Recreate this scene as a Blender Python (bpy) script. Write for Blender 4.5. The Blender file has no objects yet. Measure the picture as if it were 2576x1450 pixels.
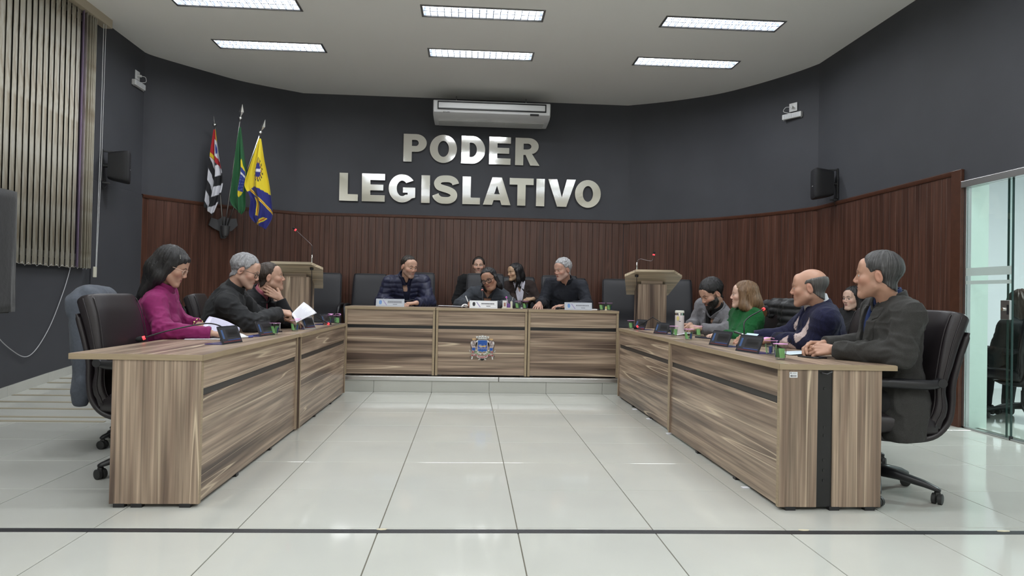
import bpy, bmesh, math, random
import numpy as np
from mathutils import Vector, Matrix

random.seed(7)
rng = np.random.default_rng(7)
SC = bpy.context.scene
COL = SC.collection
PI = math.pi

# ------------------------------------------------------------------ camera, world, exposure
CAM_H, YAW, PITCH, ROLL = 1.01776, 0.0614115, 0.0121472, 0.0198214
cd = bpy.data.cameras.new('camera'); cam = bpy.data.objects.new('camera', cd); COL.objects.link(cam)
_f = Vector((math.sin(YAW)*math.cos(PITCH), math.cos(YAW)*math.cos(PITCH), math.sin(PITCH)))
_r = Vector((math.cos(YAW), -math.sin(YAW), 0)); _u = _r.cross(_f)
_r2 = _r*math.cos(ROLL)+_u*math.sin(ROLL); _u2 = _u*math.cos(ROLL)-_r*math.sin(ROLL)
cam.matrix_world = Matrix(((_r2.x,_u2.x,-_f.x,0),(_r2.y,_u2.y,-_f.y,0),(_r2.z,_u2.z,-_f.z,CAM_H),(0,0,0,1)))
cd.sensor_width = 36; cd.lens = 1759.89/2576*36; cd.clip_start = .05; cd.clip_end = 60
SC.camera = cam
wd = bpy.data.worlds.new('world'); SC.world = wd; wd.use_nodes = True
wd.node_tree.nodes['Background'].inputs[0].default_value = (.6,.65,.75,1)
wd.node_tree.nodes['Background'].inputs[1].default_value = .02
SC.view_settings.view_transform = 'Standard'; SC.view_settings.look = 'None'
SC.view_settings.exposure = 0.10; SC.view_settings.gamma = 1
SC.view_settings.use_curve_mapping = False
LAMP_W = 26.0          # each ceiling lamp
CEIL = 3.87; XL, XR = -3.95, 4.12; YF = 7.36; DAIS = .165; REAR = -5.0

# ------------------------------------------------------------------ helpers
def tag(o, label=None, cat=None, group=None, kind=None):
    if label: o['label'] = label
    if cat: o['category'] = cat
    if group: o['group'] = group
    if kind: o['kind'] = kind
    return o
def empty(name, loc=(0,0,0), rz=0, label=None, cat=None, group=None):
    o = bpy.data.objects.new(name, None); COL.objects.link(o)
    o.empty_display_size = .05
    o.location = loc; o.rotation_euler = (0,0,rz)
    return tag(o, label, cat, group)
def link(name, me, parent=None, mats=None):
    o = bpy.data.objects.new(name, me); COL.objects.link(o)
    if mats is not None:
        for m in (mats if isinstance(mats,(list,tuple)) else [mats]): me.materials.append(m)
    if parent: o.parent = parent
    return o
def dup(o, parent=None):
    c = o.copy(); COL.objects.link(c); c.parent = parent
    for ch in list(o.children): dup(ch, c)
    return c

class MB:
    """collects shapes, then builds ONE mesh object"""
    def __init__(s): s.v=[]; s.f=[]; s.m=[]; s.mi=0
    def add(s, V, F):
        n=len(s.v); s.v += [tuple(map(float,p)) for p in V]; s.f += [tuple(i+n for i in f) for f in F]; s.m += [s.mi]*len(F); return s
    def box(s, lo, hi, bev=0):
        x0,y0,z0=lo; x1,y1,z1=hi
        if bev<=0:
            V=[(x0,y0,z0),(x1,y0,z0),(x1,y1,z0),(x0,y1,z0),(x0,y0,z1),(x1,y0,z1),(x1,y1,z1),(x0,y1,z1)]
            return s.add(V,[(0,3,2,1),(4,5,6,7),(0,1,5,4),(1,2,6,5),(2,3,7,6),(3,0,4,7)])
        bm=bmesh.new(); bmesh.ops.create_cube(bm,size=1)
        for v in bm.verts: v.co=Vector(((x0+x1)/2+v.co.x*(x1-x0),(y0+y1)/2+v.co.y*(y1-y0),(z0+z1)/2+v.co.z*(z1-z0)))
        bmesh.ops.bevel(bm,geom=bm.edges[:],offset=bev,segments=2,affect='EDGES',profile=.5)
        return s.bm(bm)
    def bm(s, bm):
        bm.verts.index_update(); s.add([v.co for v in bm.verts],[[v.index for v in f.verts] for f in bm.faces]); bm.free(); return s
    def rings(s, R, close=False, caps=True):
        n=len(R[0]); V=[p for r in R for p in r]; F=[]
        m=len(R)
        for i in range(m if close else m-1):
            j=(i+1)%m
            for k in range(n): F.append((i*n+k,i*n+(k+1)%n,j*n+(k+1)%n,j*n+k))
        if caps and not close: F.append(tuple(range(n-1,-1,-1))); F.append(tuple((m-1)*n+k for k in range(n)))
        return s.add(V,F)
    def tube(s, path, r, n=8, close=False):
        path=[Vector(p) for p in path]; m=len(path); R=[]
        up=None
        for i,p in enumerate(path):
            if close: t=path[(i+1)%m]-path[i-1]
            else: t=path[min(i+1,m-1)]-path[max(i-1,0)]
            t=t.normalized() if t.length>0 else Vector((0,0,1))
            if up is None: up = Vector((0,0,1)) if abs(t.z)<.9 else Vector((1,0,0))
            a=t.cross(up); a=a.normalized() if a.length>1e-6 else Vector((1,0,0)); b=a.cross(t).normalized(); up=b
            rr=r[i] if isinstance(r,(list,tuple)) else r
            R.append([p+a*(rr*math.cos(q))+b*(rr*math.sin(q)) for q in [2*PI*k/n for k in range(n)]])
        return s.rings(R,close)
    def cyl(s, a, b, r, r2=None, n=16): return s.tube([a,b],[r,r if r2 is None else r2],n)
    def lathe(s, prof, c=(0,0,0), n=20, axis='z', caps=True):
        R=[]
        for r,z in prof:
            ring=[]
            for k in range(n):
                q=2*PI*k/n; x,y=r*math.cos(q),r*math.sin(q)
                p={'z':(x,y,z),'y':(x,-z,y),'x':(z,x,y)}[axis]
                ring.append((c[0]+p[0],c[1]+p[1],c[2]+p[2]))
            R.append(ring)
        return s.rings(R,caps=caps)
    def prism(s, pts, f0, f1):
        """pts 2d polygon (may be concave); f0,f1 map 2d -> 3d for both faces"""
        bm=bmesh.new(); a=[bm.verts.new(f0(p)) for p in pts]; b=[bm.verts.new(f1(p)) for p in pts]; n=len(pts)
        fa=bm.faces.new(a); fb=bm.faces.new(b[::-1])
        for i in range(n): bm.faces.new((a[i],b[i],b[(i+1)%n],a[(i+1)%n]))
        bmesh.ops.triangulate(bm,faces=[fa,fb]); bmesh.ops.recalc_face_normals(bm,faces=bm.faces[:])
        return s.bm(bm)
    def mesh(s, name, smooth=False):
        me=bpy.data.meshes.new(name); me.from_pydata(s.v,[],s.f); me.update()
        me.polygons.foreach_set('material_index', s.m)
        if smooth is True: me.polygons.foreach_set('use_smooth',[True]*len(me.polygons))
        return me
    def build(s, name, mats, parent=None, smooth=False, auto=False):
        me=s.mesh(name, smooth or auto); o=link(name,me,parent,mats)
        if auto:
            bm=bmesh.new(); bm.from_mesh(me)
            for e in bm.edges:
                if len(e.link_faces)==2 and e.calc_face_angle(0)>.6: e.smooth=False
            bm.to_mesh(me); bm.free()
        return o
def box(name, lo, hi, m, parent=None, bev=0): return MB().box(lo,hi,bev).build(name,m,parent)
def superell(c, ax, ay, a, b, e=4, n=28):
    """ring: centre c, axes ax, ay, half sizes a,b, exponent e"""
    out=[]
    for k in range(n):
        q=2*PI*k/n; cq,sq=math.cos(q),math.sin(q)
        u=math.copysign(abs(cq)**(2/e),cq)*a; v=math.copysign(abs(sq)**(2/e),sq)*b
        out.append(Vector(c)+Vector(ax)*u+Vector(ay)*v)
    return out
def catmull(P, n=8):
    P=[Vector(p) for p in P]; out=[]
    for i in range(len(P)-1):
        p0=P[max(i-1,0)];p1=P[i];p2=P[i+1];p3=P[min(i+2,len(P)-1)]
        for k in range(n):
            t=k/n; out.append(.5*((2*p1)+(p2-p0)*t+(2*p0-5*p1+4*p2-p3)*t*t+(3*p1-p0-3*p2+p3)*t**3))
    out.append(P[-1]); return out

# ------------------------------------------------------------------ materials
MATS={}
class NT:
    def __init__(s,m): s.t=m.node_tree; s.n=s.t.nodes; s.l=s.t.links
    def new(s,k,**kw):
        x=s.n.new(k)
        for a,b in kw.items(): setattr(x,a,b)
        return x
    def link(s,a,b): s.l.new(a,b)
def srgb(r,g,b):
    f=lambda c:(c/255/12.92 if c/255<=.04045 else ((c/255+.055)/1.055)**2.4)
    return (f(r),f(g),f(b),1)
def lin(c): return c if len(c)==4 else (*c,1)
def mat(name, color, rough=.5, metal=0, spec=.5, bump=0, bscale=40, bstretch=(1,1,1), var=0, vscale=3, emit=None, estr=0, coat=0, sheen=0, vcol=False, sss=0, trans=0, alpha=1):
    if name in MATS: return MATS[name]
    m=bpy.data.materials.new(name); m.use_nodes=True; MATS[name]=m
    T=NT(m); b=T.n['Principled BSDF']; color=lin(color)
    b.inputs['Base Color'].default_value=color; b.inputs['Roughness'].default_value=rough; b.inputs['Metallic'].default_value=metal
    b.inputs['Specular IOR Level'].default_value=spec
    if coat: b.inputs['Coat Weight'].default_value=coat; b.inputs['Coat Roughness'].default_value=.1
    if sheen: b.inputs['Sheen Weight'].default_value=sheen; b.inputs['Sheen Roughness'].default_value=.5
    if sss: b.inputs['Subsurface Weight'].default_value=sss; b.inputs['Subsurface Radius'].default_value=(.012,.005,.003); b.inputs['Subsurface Scale'].default_value=1
    if trans: b.inputs['Transmission Weight'].default_value=trans
    if alpha<1: b.inputs['Alpha'].default_value=alpha
    if emit: b.inputs['Emission Color'].default_value=lin(emit); b.inputs['Emission Strength'].default_value=estr
    if bump or var:
        tc=T.new('ShaderNodeTexCoord'); mp=T.new('ShaderNodeMapping'); mp.inputs['Scale'].default_value=bstretch
        T.link(tc.outputs['Object'],mp.inputs['Vector'])
    src=None
    if vcol:
        a=T.new('ShaderNodeVertexColor',layer_name='Col'); src=a.outputs['Color']; T.link(src,b.inputs['Base Color'])
    if var:
        n=T.new('ShaderNodeTexNoise'); n.inputs['Scale'].default_value=vscale; n.inputs['Detail'].default_value=4
        T.link(mp.outputs['Vector'],n.inputs['Vector'])
        r=T.new('ShaderNodeMapRange'); r.inputs[1].default_value=.25; r.inputs[2].default_value=.75; r.inputs[3].default_value=1-var; r.inputs[4].default_value=1+var
        T.link(n.outputs['Fac'],r.inputs[0])
        x=T.new('ShaderNodeMix',data_type='RGBA',blend_type='MULTIPLY'); x.inputs[0].default_value=1
        if src: T.link(src,x.inputs[6])
        else: x.inputs[6].default_value=color
        T.link(r.outputs[0],x.inputs[7]); T.link(x.outputs[2],b.inputs['Base Color'])
    if bump:
        n=T.new('ShaderNodeTexNoise'); n.inputs['Scale'].default_value=bscale; n.inputs['Detail'].default_value=3
        T.link(mp.outputs['Vector'],n.inputs['Vector'])
        bp=T.new('ShaderNodeBump'); bp.inputs['Strength'].default_value=bump; bp.inputs['Distance'].default_value=.01
        T.link(n.outputs['Fac'],bp.inputs['Height']); T.link(bp.outputs['Normal'],b.inputs['Normal'])
    return m
def ramp(T, stops, src):
    r=T.new('ShaderNodeValToRGB'); e=r.color_ramp.elements
    while len(e)<len(stops): e.new(.5)
    for i,(p,c) in enumerate(stops): e[i].position=p; e[i].color=lin(c)
    T.link(src,r.inputs[0]); return r.outputs['Color']
def wood(name, grain, tones, cream, rough=.32, contrast=1):
    """laminate with wavy grain bands and cream sapwood lines along axis grain"""
    if name in MATS: return MATS[name]
    m=bpy.data.materials.new(name); m.use_nodes=True; MATS[name]=m
    T=NT(m); b=T.n['Principled BSDF']; b.inputs['Roughness'].default_value=rough; b.inputs['Specular IOR Level'].default_value=.4
    tc=T.new('ShaderNodeTexCoord'); oi=T.new('ShaderNodeObjectInfo')
    ad=T.new('ShaderNodeVectorMath',operation='MULTIPLY_ADD'); ad.inputs[0].default_value=(1,1,1)
    cmb=T.new('ShaderNodeMath',operation='MULTIPLY'); cmb.inputs[1].default_value=7.3; T.link(oi.outputs['Random'],cmb.inputs[0])
    T.link(cmb.outputs[0],ad.inputs[0]); ad.inputs[1].default_value=(1,1.3,.7); T.link(tc.outputs['Object'],ad.inputs[2])
    def mp(along, across):
        x=T.new('ShaderNodeMapping'); sc=[across]*3; sc['xyz'.index(grain)]=along; x.inputs['Scale'].default_value=sc
        T.link(ad.outputs[0],x.inputs['Vector']); return x.outputs[0]
    def noise(vec, sc=1, det=3, dist=0):
        n=T.new('ShaderNodeTexNoise'); n.inputs['Scale'].default_value=sc; n.inputs['Detail'].default_value=det; n.inputs['Distortion'].default_value=dist
        T.link(vec,n.inputs['Vector']); return n.outputs['Fac']
    n1=noise(mp(.45,10),1,4,.35); n2=noise(mp(1.3,70),1,3,.2); n3=noise(mp(.22,10),1,1,.1)
    c1=ramp(T,[(.33,tones[0]),(.47,tones[1]),(.56,tones[2]),(.66,tones[1]),(.74,tones[0])],n1)
    g=T.new('ShaderNodeMapRange'); g.inputs[1].default_value=.3; g.inputs[2].default_value=.7; g.inputs[3].default_value=.58; g.inputs[4].default_value=1.40; T.link(n2,g.inputs[0])
    x=T.new('ShaderNodeMix',data_type='RGBA',blend_type='MULTIPLY'); x.inputs[0].default_value=1; T.link(c1,x.inputs[6]); T.link(g.outputs[0],x.inputs[7])
    s=ramp(T,[(.0,(0,0,0)),(.600,(0,0,0)),(.610,(1,1,1)),(.620,(0,0,0))],n3)
    y=T.new('ShaderNodeMix',data_type='RGBA'); T.link(s,y.inputs[0]); T.link(x.outputs[2],y.inputs[6]); y.inputs[7].default_value=lin(cream)
    T.link(y.outputs[2],b.inputs['Base Color'])
    return m
LT=[(.095,.064,.049),(.245,.176,.128),(.37,.28,.205)]; LC=(.66,.54,.39)
W_X=wood('laminate_grain_across','x',LT,LC); W_Y=wood('laminate_grain_along','y',LT,LC); W_Z=wood('laminate_grain_upright','z',LT,LC)
EDGE=mat('laminate_edge_band',(.34,.26,.165),.4,var=.15,vscale=60,bstretch=(.1,.1,4))
PALE=wood('pale_laminate','x',[(.44,.36,.25),(.54,.45,.32),(.60,.51,.37)],(.62,.53,.39),.4)
BLACKP=mat('black_strip',(.010,.010,.011),.35)
GREYSTRIP=mat('charcoal_strip',(.035,.033,.032),.4)
SLATE=mat('slate_paint',(.062,.064,.073),.6,spec=.3,bump=.12,bscale=260,var=.12,vscale=1.3)
CEILM=mat('ceiling_paint',(.95,.94,.905),.9,var=.012,vscale=.6)
CREAM=mat('cream_wall',(.80,.78,.72),.8)
ALU=mat('brushed_aluminium',(.62,.62,.62),.32,1)
CHROME=mat('polished_steel',(.80,.79,.76),.07,1,bump=.03,bscale=4)
LEATHER=mat('dark_brown_leather',(.017,.013,.015),.40,spec=.5,bump=.05,bscale=220)
LEATHERB=mat('black_leather',(.013,.013,.017),.45,spec=.4,bump=.05,bscale=220)
PLASTIC=mat('black_plastic',(.012,.012,.014),.38)
RUBBER=mat('caster_rubber',(.02,.02,.02),.55)
WHITEP=mat('white_plastic',(.72,.72,.72),.35)
GREYP=mat('grey_plastic',(.45,.45,.47),.45)
STEELP=mat('silver_pole',(.55,.55,.55),.25,1)
RED=mat('red_mic_light',(.9,.05,.05),.4,emit=(1,.06,.08),estr=1.2)
FOAM=mat('mic_foam',(.008,.008,.009),.9)
PAPER=mat('paper',(.72,.72,.76),.7)
INK=mat('print_ink',(.06,.06,.07),.7)
# ------------------------------------------------------------------ floor
def floor_tile_mat():
    m=mat('porcelain_tile',(.485,.49,.450),.10,spec=.38,var=.035,vscale=2.2)
    T=NT(m); b=T.n['Principled BSDF']
    n=T.new('ShaderNodeTexNoise'); n.inputs['Scale'].default_value=3.5; n.inputs['Detail'].default_value=4
    tc=T.new('ShaderNodeTexCoord'); T.link(tc.outputs['Object'],n.inputs['Vector'])
    r=T.new('ShaderNodeMapRange'); r.inputs[3].default_value=.05; r.inputs[4].default_value=.09; T.link(n.outputs['Fac'],r.inputs[0]); T.link(r.outputs[0],b.inputs['Roughness'])
    return m
TILE=floor_tile_mat(); GROUT=mat('grout',(.13,.12,.09),.8)
floor=box('floor',(XL-.1,REAR,-.12),(XR+.1,10.4,-.004),GROUT); tag(floor,kind='structure')
JX=[-.3676+.6*c for c in range(-6,9)]; JY=[3.0804+.6*r for r in range(-2,8)]
JX=[XL]+[x for x in JX if XL+.03<x<XR-.03]+[XR]; JY=[y for y in JY if y<YF-.05]+[YF]
tile_cache={}
def tile_obj(w,d,loc,parent,g=.0023,th=.02):
    key=(round(w,3),round(d,3),th)
    if key not in tile_cache:
        bm=bmesh.new(); bmesh.ops.create_cube(bm,size=1)
        for v in bm.verts: v.co=Vector((v.co.x*(w-2*g),v.co.y*(d-2*g),(v.co.z-.5)*th))
        top=[e for e in bm.edges if all(abs(v.co.z)<1e-6 for v in e.verts)]
        bmesh.ops.bevel(bm,geom=top,offset=.0012,segments=1,affect='EDGES')
        me=bpy.data.meshes.new('tile'); bm.to_mesh(me); bm.free(); me.materials.append(TILE); tile_cache[key]=me
    o=bpy.data.objects.new('tile',tile_cache[key]); COL.objects.link(o); o.parent=parent; o.location=loc; return o
for i in range(len(JX)-1):
    for j in range(len(JY)-1):
        w,d=JX[i+1]-JX[i],JY[j+1]-JY[j]
        tile_obj(w,d,((JX[i]+JX[i+1])/2,(JY[j]+JY[j+1])/2,0),floor)
rest=box('tile_field',(XL,REAR,-.02),(XR,JY[0]-.0014,0),TILE,floor); rest['kind']='stuff'

# black tape line on the floor with its worn spots
tp=MB()
xs=np.linspace(XL,XR,40)
up=[(x,3.058-.0107*(x)+.006*math.sin(x*3)*.4) for x in xs]; dn=[(x,y-.046) for x,y in up]
for i in range(39):
    a=[up[i],up[i+1],dn[i+1],dn[i]]
    tp.add([(x,y,.0012) for x,y in a]+[(x,y,.0) for x,y in a],[(3,2,1,0),(0,1,5,4),(2,3,7,6)])
tp=tp.build('floor_tape',mat('black_floor_tape',(.018,.018,.021),.5,bump=.2,bscale=90))
tag(tp,'long black adhesive tape line across the pale tile floor in front of the desks','tape')
for x,y,w in ((-.355,3.06,.035),(1.51,3.045,.04),(2.43,3.03,.05)):
    s=MB().prism([(-w*.6,-.006),(-w*.1,-.012),(w*.5,-.009),(w*.7,.004),(w*.1,.009),(-w*.5,.007)],lambda p:(x+p[0],y+p[1],.0014),lambda p:(x+p[0],y+p[1],.0024)).build('worn_patch',mat('torn_tape',(.55,.5,.36),.7),tp)

# ------------------------------------------------------------------ dais, its tiled riser and nosing
dais=box('floor_dais',(XL,YF+.03,-.004),(XR,10.35,DAIS-.006),TILE); tag(dais,kind='structure')
dx=[-1.9]+[-.3676+.6*c for c in range(-2,6)]
for a,b in zip(dx[:-1],dx[1:]):
    t=box('riser_tile',(a+.0014,YF,.0),(b-.0014,YF+.029,.118),TILE,dais,.001)
for a,b in ((XL,-1.9),(dx[-1],XR)): box('riser_tile',(a+.0014,YF,0),(b-.0014,YF+.029,.118),TILE,dais,.001)
MB().box((-2.2,YF-.012,.118),(.33,YF+.05,DAIS),.006).build('nosing',ALU,dais)
MB().box((.332,YF-.012,.118),(2.6,YF+.05,DAIS),.006).build('nosing',ALU,dais)

# ------------------------------------------------------------------ ramp beside the left wall
RY0,RY1,RX=5.476,7.33,-2.62
rk=DAIS/(RY1-RY0); rz=lambda y:max(.0,(y-RY0)*rk)
ramp_o=MB().add([(XL,RY0,.0005),(RX,RY0,.0005),(RX,RY1,DAIS),(XL,RY1,DAIS),(XL,RY1,0),(RX,RY1,0),(RX,RY0,0),(XL,RY0,0)],[(0,1,2,3),(1,6,5,2),(0,3,4,7),(2,5,4,3),(0,7,6,1)]).build('floor_ramp',TILE)
tag(ramp_o,kind='structure')
STRIP=mat('ramp_strip',(.30,.27,.20),.7)
for y in (7.02,6.82,6.555,6.315,6.08,5.86,5.61,5.49):
    MB().add([(XL+.02,y,rz(y)+.0005),(RX-.02-.1*(y<5.5),y,rz(y)+.0005),(RX-.02-.1*(y<5.5),y+.035,rz(y+.035)+.0005),(XL+.02,y+.035,rz(y+.035)+.0005),
              (XL+.02,y,rz(y)+.004),(RX-.02-.1*(y<5.5),y,rz(y)+.004),(RX-.02-.1*(y<5.5),y+.035,rz(y+.035)+.004),(XL+.02,y+.035,rz(y+.035)+.004)],
             [(4,5,6,7),(0,1,5,4),(1,2,6,5),(2,3,7,6),(3,0,4,7)]).build('anti_slip_strip',STRIP,ramp_o)

# ------------------------------------------------------------------ walls
LW=(XL,8.65); RW=(XR,8.08)
def arc(P,n=10): return [(p.x,p.y) for p in catmull([(x,y,0) for x,y in P],n)]
left_arc=arc([LW,(-3.86,8.82),(-3.42,9.36),(-3.08,9.72),(-2.42,10.15)],6)
right_arc=arc([(2.29,10.17),(2.85,9.86),(3.36,9.45),(3.70,8.98),(3.98,8.45),RW],6)
BACK=left_arc+[(x,10.15+.02*(x+2.42)/4.71) for x in np.linspace(-2,2,9)]+right_arc
def wall_strip(name,P,z0,z1,m,th=.14):
    b=MB(); P=[Vector((x,y)) for x,y in P]; n=len(P); N=[]
    for i in range(n):
        t=(P[min(i+1,n-1)]-P[max(i-1,0)]).normalized(); N.append(Vector((-t.y,t.x)))
    V=[]; F=[]
    for p,q in zip(P,N):
        o=p+q*th; V+=[(p.x,p.y,z0),(p.x,p.y,z1),(o.x,o.y,z1),(o.x,o.y,z0)]
    for i in range(n-1):
        a,c=4*i,4*(i+1); F+=[(a,c,c+1,a+1),(a+1,c+1,c+2,a+2),(a+2,c+2,c+3,a+3),(a+3,c+3,c,a)]
    F+=[(0,1,2,3),(4*n-1,4*n-2,4*n-3,4*n-4)]
    o=b.add(V,F).build(name,m,auto=True); tag(o,kind='structure'); return o
wall_back=wall_strip('wall_back',BACK,0,CEIL,SLATE)
wall_left=MB().box((XL-.14,1.0,0),(XL,8.8,CEIL)).build('wall_left',SLATE); tag(wall_left,kind='structure')
tag(MB().box((XL-.14,REAR,0),(XL,1.0,CEIL)).box((XR,REAR,0),(XR+.14,1.0,CEIL)).build('wall_public_area',CREAM),kind='structure')  # unseen rear side walls, made cream so letters and ceiling get more light
box('wall_step',(XL,7.55,0),(XL+.014,8.66,2.15),SLATE,wall_left,.004)
wr=MB().box((XR,5.60,0),(XR+.14,8.2,CEIL)).box((XR,1.0,2.04),(XR+.14,5.6,CEIL)).box((XR,1.0,0),(XR+.14,2.2,2.04)).build('wall_right',SLATE); tag(wr,kind='structure')
wrear=box('wall_rear',(XL-.14,REAR-.14,0),(XR+.14,REAR,CEIL),CREAM); tag(wrear,kind='structure')
bl=MB()
for y0,y1 in zip(np.linspace(2.2,8.6,12)[:-1],np.linspace(2.2,8.6,12)[1:]):
    za=lambda y: (DAIS if y>RY1 else rz(y))
    bl.add([(XL,y0+.001,za(y0)),(XL+.012,y0+.001,za(y0)),(XL+.012,y1-.001,za(y1)),(XL,y1-.001,za(y1)),(XL,y0+.001,za(y0)+.088),(XL+.012,y0+.001,za(y0)+.088),(XL+.012,y1-.001,za(y1)+.088),(XL,y1-.001,za(y1)+.088)],
           [(0,3,2,1),(4,5,6,7),(0,1,5,4),(1,2,6,5),(2,3,7,6),(3,0,4,7)])
tag(bl.build('baseboard_left',TILE),kind='structure')

# wood wainscot planks along the back and right wall
PT=2.15
def plank_mat():
    m=wood('mahogany_plank','z',[(.056,.024,.0165),(.075,.033,.0225),(.092,.041,.028)],(.105,.048,.033),.30)
    T=NT(m); b=T.n['Principled BSDF']; b.inputs['Specular IOR Level'].default_value=.45
    return m
PLANK=plank_mat(); CAPM=mat('mahogany_rail',(.075,.030,.018),.3,var=.2,vscale=20)
PATH=[Vector((x,y)) for x,y in BACK]+[Vector((XR,y)) for y in np.linspace(7.9,5.72,8)]
L=[0]
for a,b in zip(PATH[:-1],PATH[1:]): L.append(L[-1]+(b-a).length)
def on_path(s):
    s=min(max(s,0),L[-1]-1e-6); i=max(k for k in range(len(L)-1) if L[k]<=s)
    t=(s-L[i])/(L[i+1]-L[i]); d=(PATH[i+1]-PATH[i]).normalized(); return PATH[i].lerp(PATH[i+1],t),d
wains=empty('trim_1'); tag(wains,kind='structure'); wains.name='trim_1'
s=0.; PW={}
while s<L[-1]-.02:
    w=random.choice((.098,.098,.098,.098,.066)); w=min(w,L[-1]-s)
    p,d=on_path(s+w/2); q=round(w,3)
    if q not in PW:
        b=MB(); t=.016; a=q/2-.0005
        sec=[(-a,0),(-a,t-.003),(-a+.003,t),(a-.003,t),(a,t-.003),(a,0)]
        b.rings([[(x,-y,DAIS) for x,y in sec],[(x,-y,PT) for x,y in sec]]); PW[q]=b.mesh('plank'); PW[q].materials.append(PLANK)
    o=bpy.data.objects.new('plank',PW[q]); COL.objects.link(o); o.parent=wains
    o.location=(p.x,p.y,0 if not (p.x>4.1 and p.y<7.3) else -DAIS+.0); o.rotation_euler=(0,0,math.atan2(d.y,d.x))
    if p.x>4.1 and p.y<7.3: o.scale=(1,1,1); 
    s+=w
# planks standing below dais level on the right wall need their full height
b=MB()
for y0 in np.arange(5.72,7.35,.098): b.box((XR-.016,y0+.001,0),(XR,y0+.097,DAIS+.01),.002)
b.build('plank_foot',PLANK,wains)
b=MB(); R=[]
for i in np.linspace(0,L[-1],90):
    p,d=on_path(i); n=Vector((d.y,-d.x))
    R.append([(p.x+n.x*u,p.y+n.y*u,z) for u,z in ((0,PT-.03),(.024,PT-.03),(.030,PT-.018),(.030,PT+.004),(.022,PT+.012),(0,PT+.012))])
b.rings(R).build('cap_rail',CAPM,wains,auto=True)
MB().box((XR-.032,5.60,0),(XR+.0,5.72,PT+.010),.004).build('end_board',CAPM,wains)
for o in list(wains.children):
    if o.name.startswith('plank') and o.location.z<0: o.location.z=0

# ------------------------------------------------------------------ ceiling with recessed louvre lamps
LAMPS=[(x,y) for y in (8.24,7.03,4.60,3.385,.955,-.26,-2.4,-3.6) for x in (-2.355,.085,2.545)]
LX,LY=.60,.128
b=MB()
ys=sorted({REAR,10.4}|{y+s*LY for _,y in LAMPS for s in(-1,1)}); xs=sorted({XL-.1,XR+.1}|{x+s*LX for x,_ in LAMPS for s in(-1,1)})
for i in range(len(xs)-1):
    for j in range(len(ys)-1):
        cx,cy=(xs[i]+xs[i+1])/2,(ys[j]+ys[j+1])/2
        if any(abs(cx-x)<LX and abs(cy-y)<LY for x,y in LAMPS): continue
        b.box((xs[i],ys[j],CEIL),(xs[i+1],ys[j+1],CEIL+.02))
ceil=b.build('ceiling',CEILM); tag(ceil,kind='structure')
HOUS=mat('lamp_reflector',(.80,.81,.84),.22,.6); LOUV=mat('lamp_louvre',(.16,.18,.22),.25,.3)
FRAME=mat('lamp_frame',(.30,.30,.30),.35,.8)
TUBEM=mat('lamp_tube',(.9,.9,.9),.4,emit=(.86,.93,1),estr=16)
def make_lamp():
    t=empty('ceiling_lamp')
    b=MB(); H=.075
    b.add([(-LX,-LY,0),(LX,-LY,0),(LX,LY,0),(-LX,LY,0),(-LX+.01,-LY+.03,H),(LX-.01,-LY+.03,H),(LX-.01,LY-.03,H),(-LX+.01,LY-.03,H)],[(4,5,6,7),(0,1,5,4),(1,2,6,5),(2,3,7,6),(3,0,4,7)])
    b.build('housing',HOUS,t)
    b=MB()
    for lo,hi in (((-LX-.022,-LY-.022,-.006),(LX+.022,-LY,.004)),((-LX-.022,LY,-.006),(LX+.022,LY+.022,.004)),((-LX-.022,-LY,-.006),(-LX,LY,.004)),((LX,-LY,-.006),(LX+.022,LY,.004))): b.box(lo,hi)
    b.build('frame',FRAME,t)
    b=MB(); n=17
    for k in range(1,n): 
        x=-LX+2*LX*k/n; b.add([(x-.0035,-LY,-.002),(x+.0035,-LY,-.002),(x+.0015,-LY,.028),(x-.0015,-LY,.028),(x-.0035,LY,-.002),(x+.0035,LY,-.002),(x+.0015,LY,.028),(x-.0015,LY,.028)],[(0,1,5,4),(1,2,6,5),(2,3,7,6),(3,0,4,7)])
    for y,w in ((0,.006),(-LY+.012,.004),(LY-.012,.004)):
        b.add([(-LX,y-w,-.002),(-LX,y+w,-.002),(-LX,y+w*.4,.034),(-LX,y-w*.4,.034),(LX,y-w,-.002),(LX,y+w,-.002),(LX,y+w*.4,.034),(LX,y-w*.4,.034)],[(0,4,5,1),(1,5,6,2),(2,6,7,3),(3,7,4,0)])
    b.build('louvre',LOUV,t)
    for y in (-.062,.062): MB().cyl((-LX+.02,y,.052),(LX-.02,y,.052),.0125,n=10).build('tube',TUBEM,t,smooth=True)
    ld=bpy.data.lights.new('lamp_light','AREA'); ld.shape='RECTANGLE'; ld.size=1.15; ld.size_y=.2; ld.energy=LAMP_W; ld.color=(.95,.975,1.0)
    lo=bpy.data.objects.new('lamp_light',ld); COL.objects.link(lo); lo.parent=t; lo.location=(0,0,.007)
    return t
lamp0=make_lamp()
names={}
for k,(x,y) in enumerate(LAMPS):
    t=lamp0 if k==0 else dup(lamp0)
    t.location=(x,y,CEIL)
    row='nearest the sign wall' if y>8 else 'in the row nearer the middle of the ceiling' if y>6.5 else 'further back over the room'
    if y>6.5:
        col_='left' if x<-1 else 'middle' if x<1 else 'right'
        tag(t,f'{col_} recessed louvre ceiling lamp {row}','ceiling lamp','recessed ceiling lamps')
    else: tag(t,'recessed louvre ceiling lamp nearer the camera, above the picture','ceiling lamp','recessed ceiling lamps')

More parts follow.
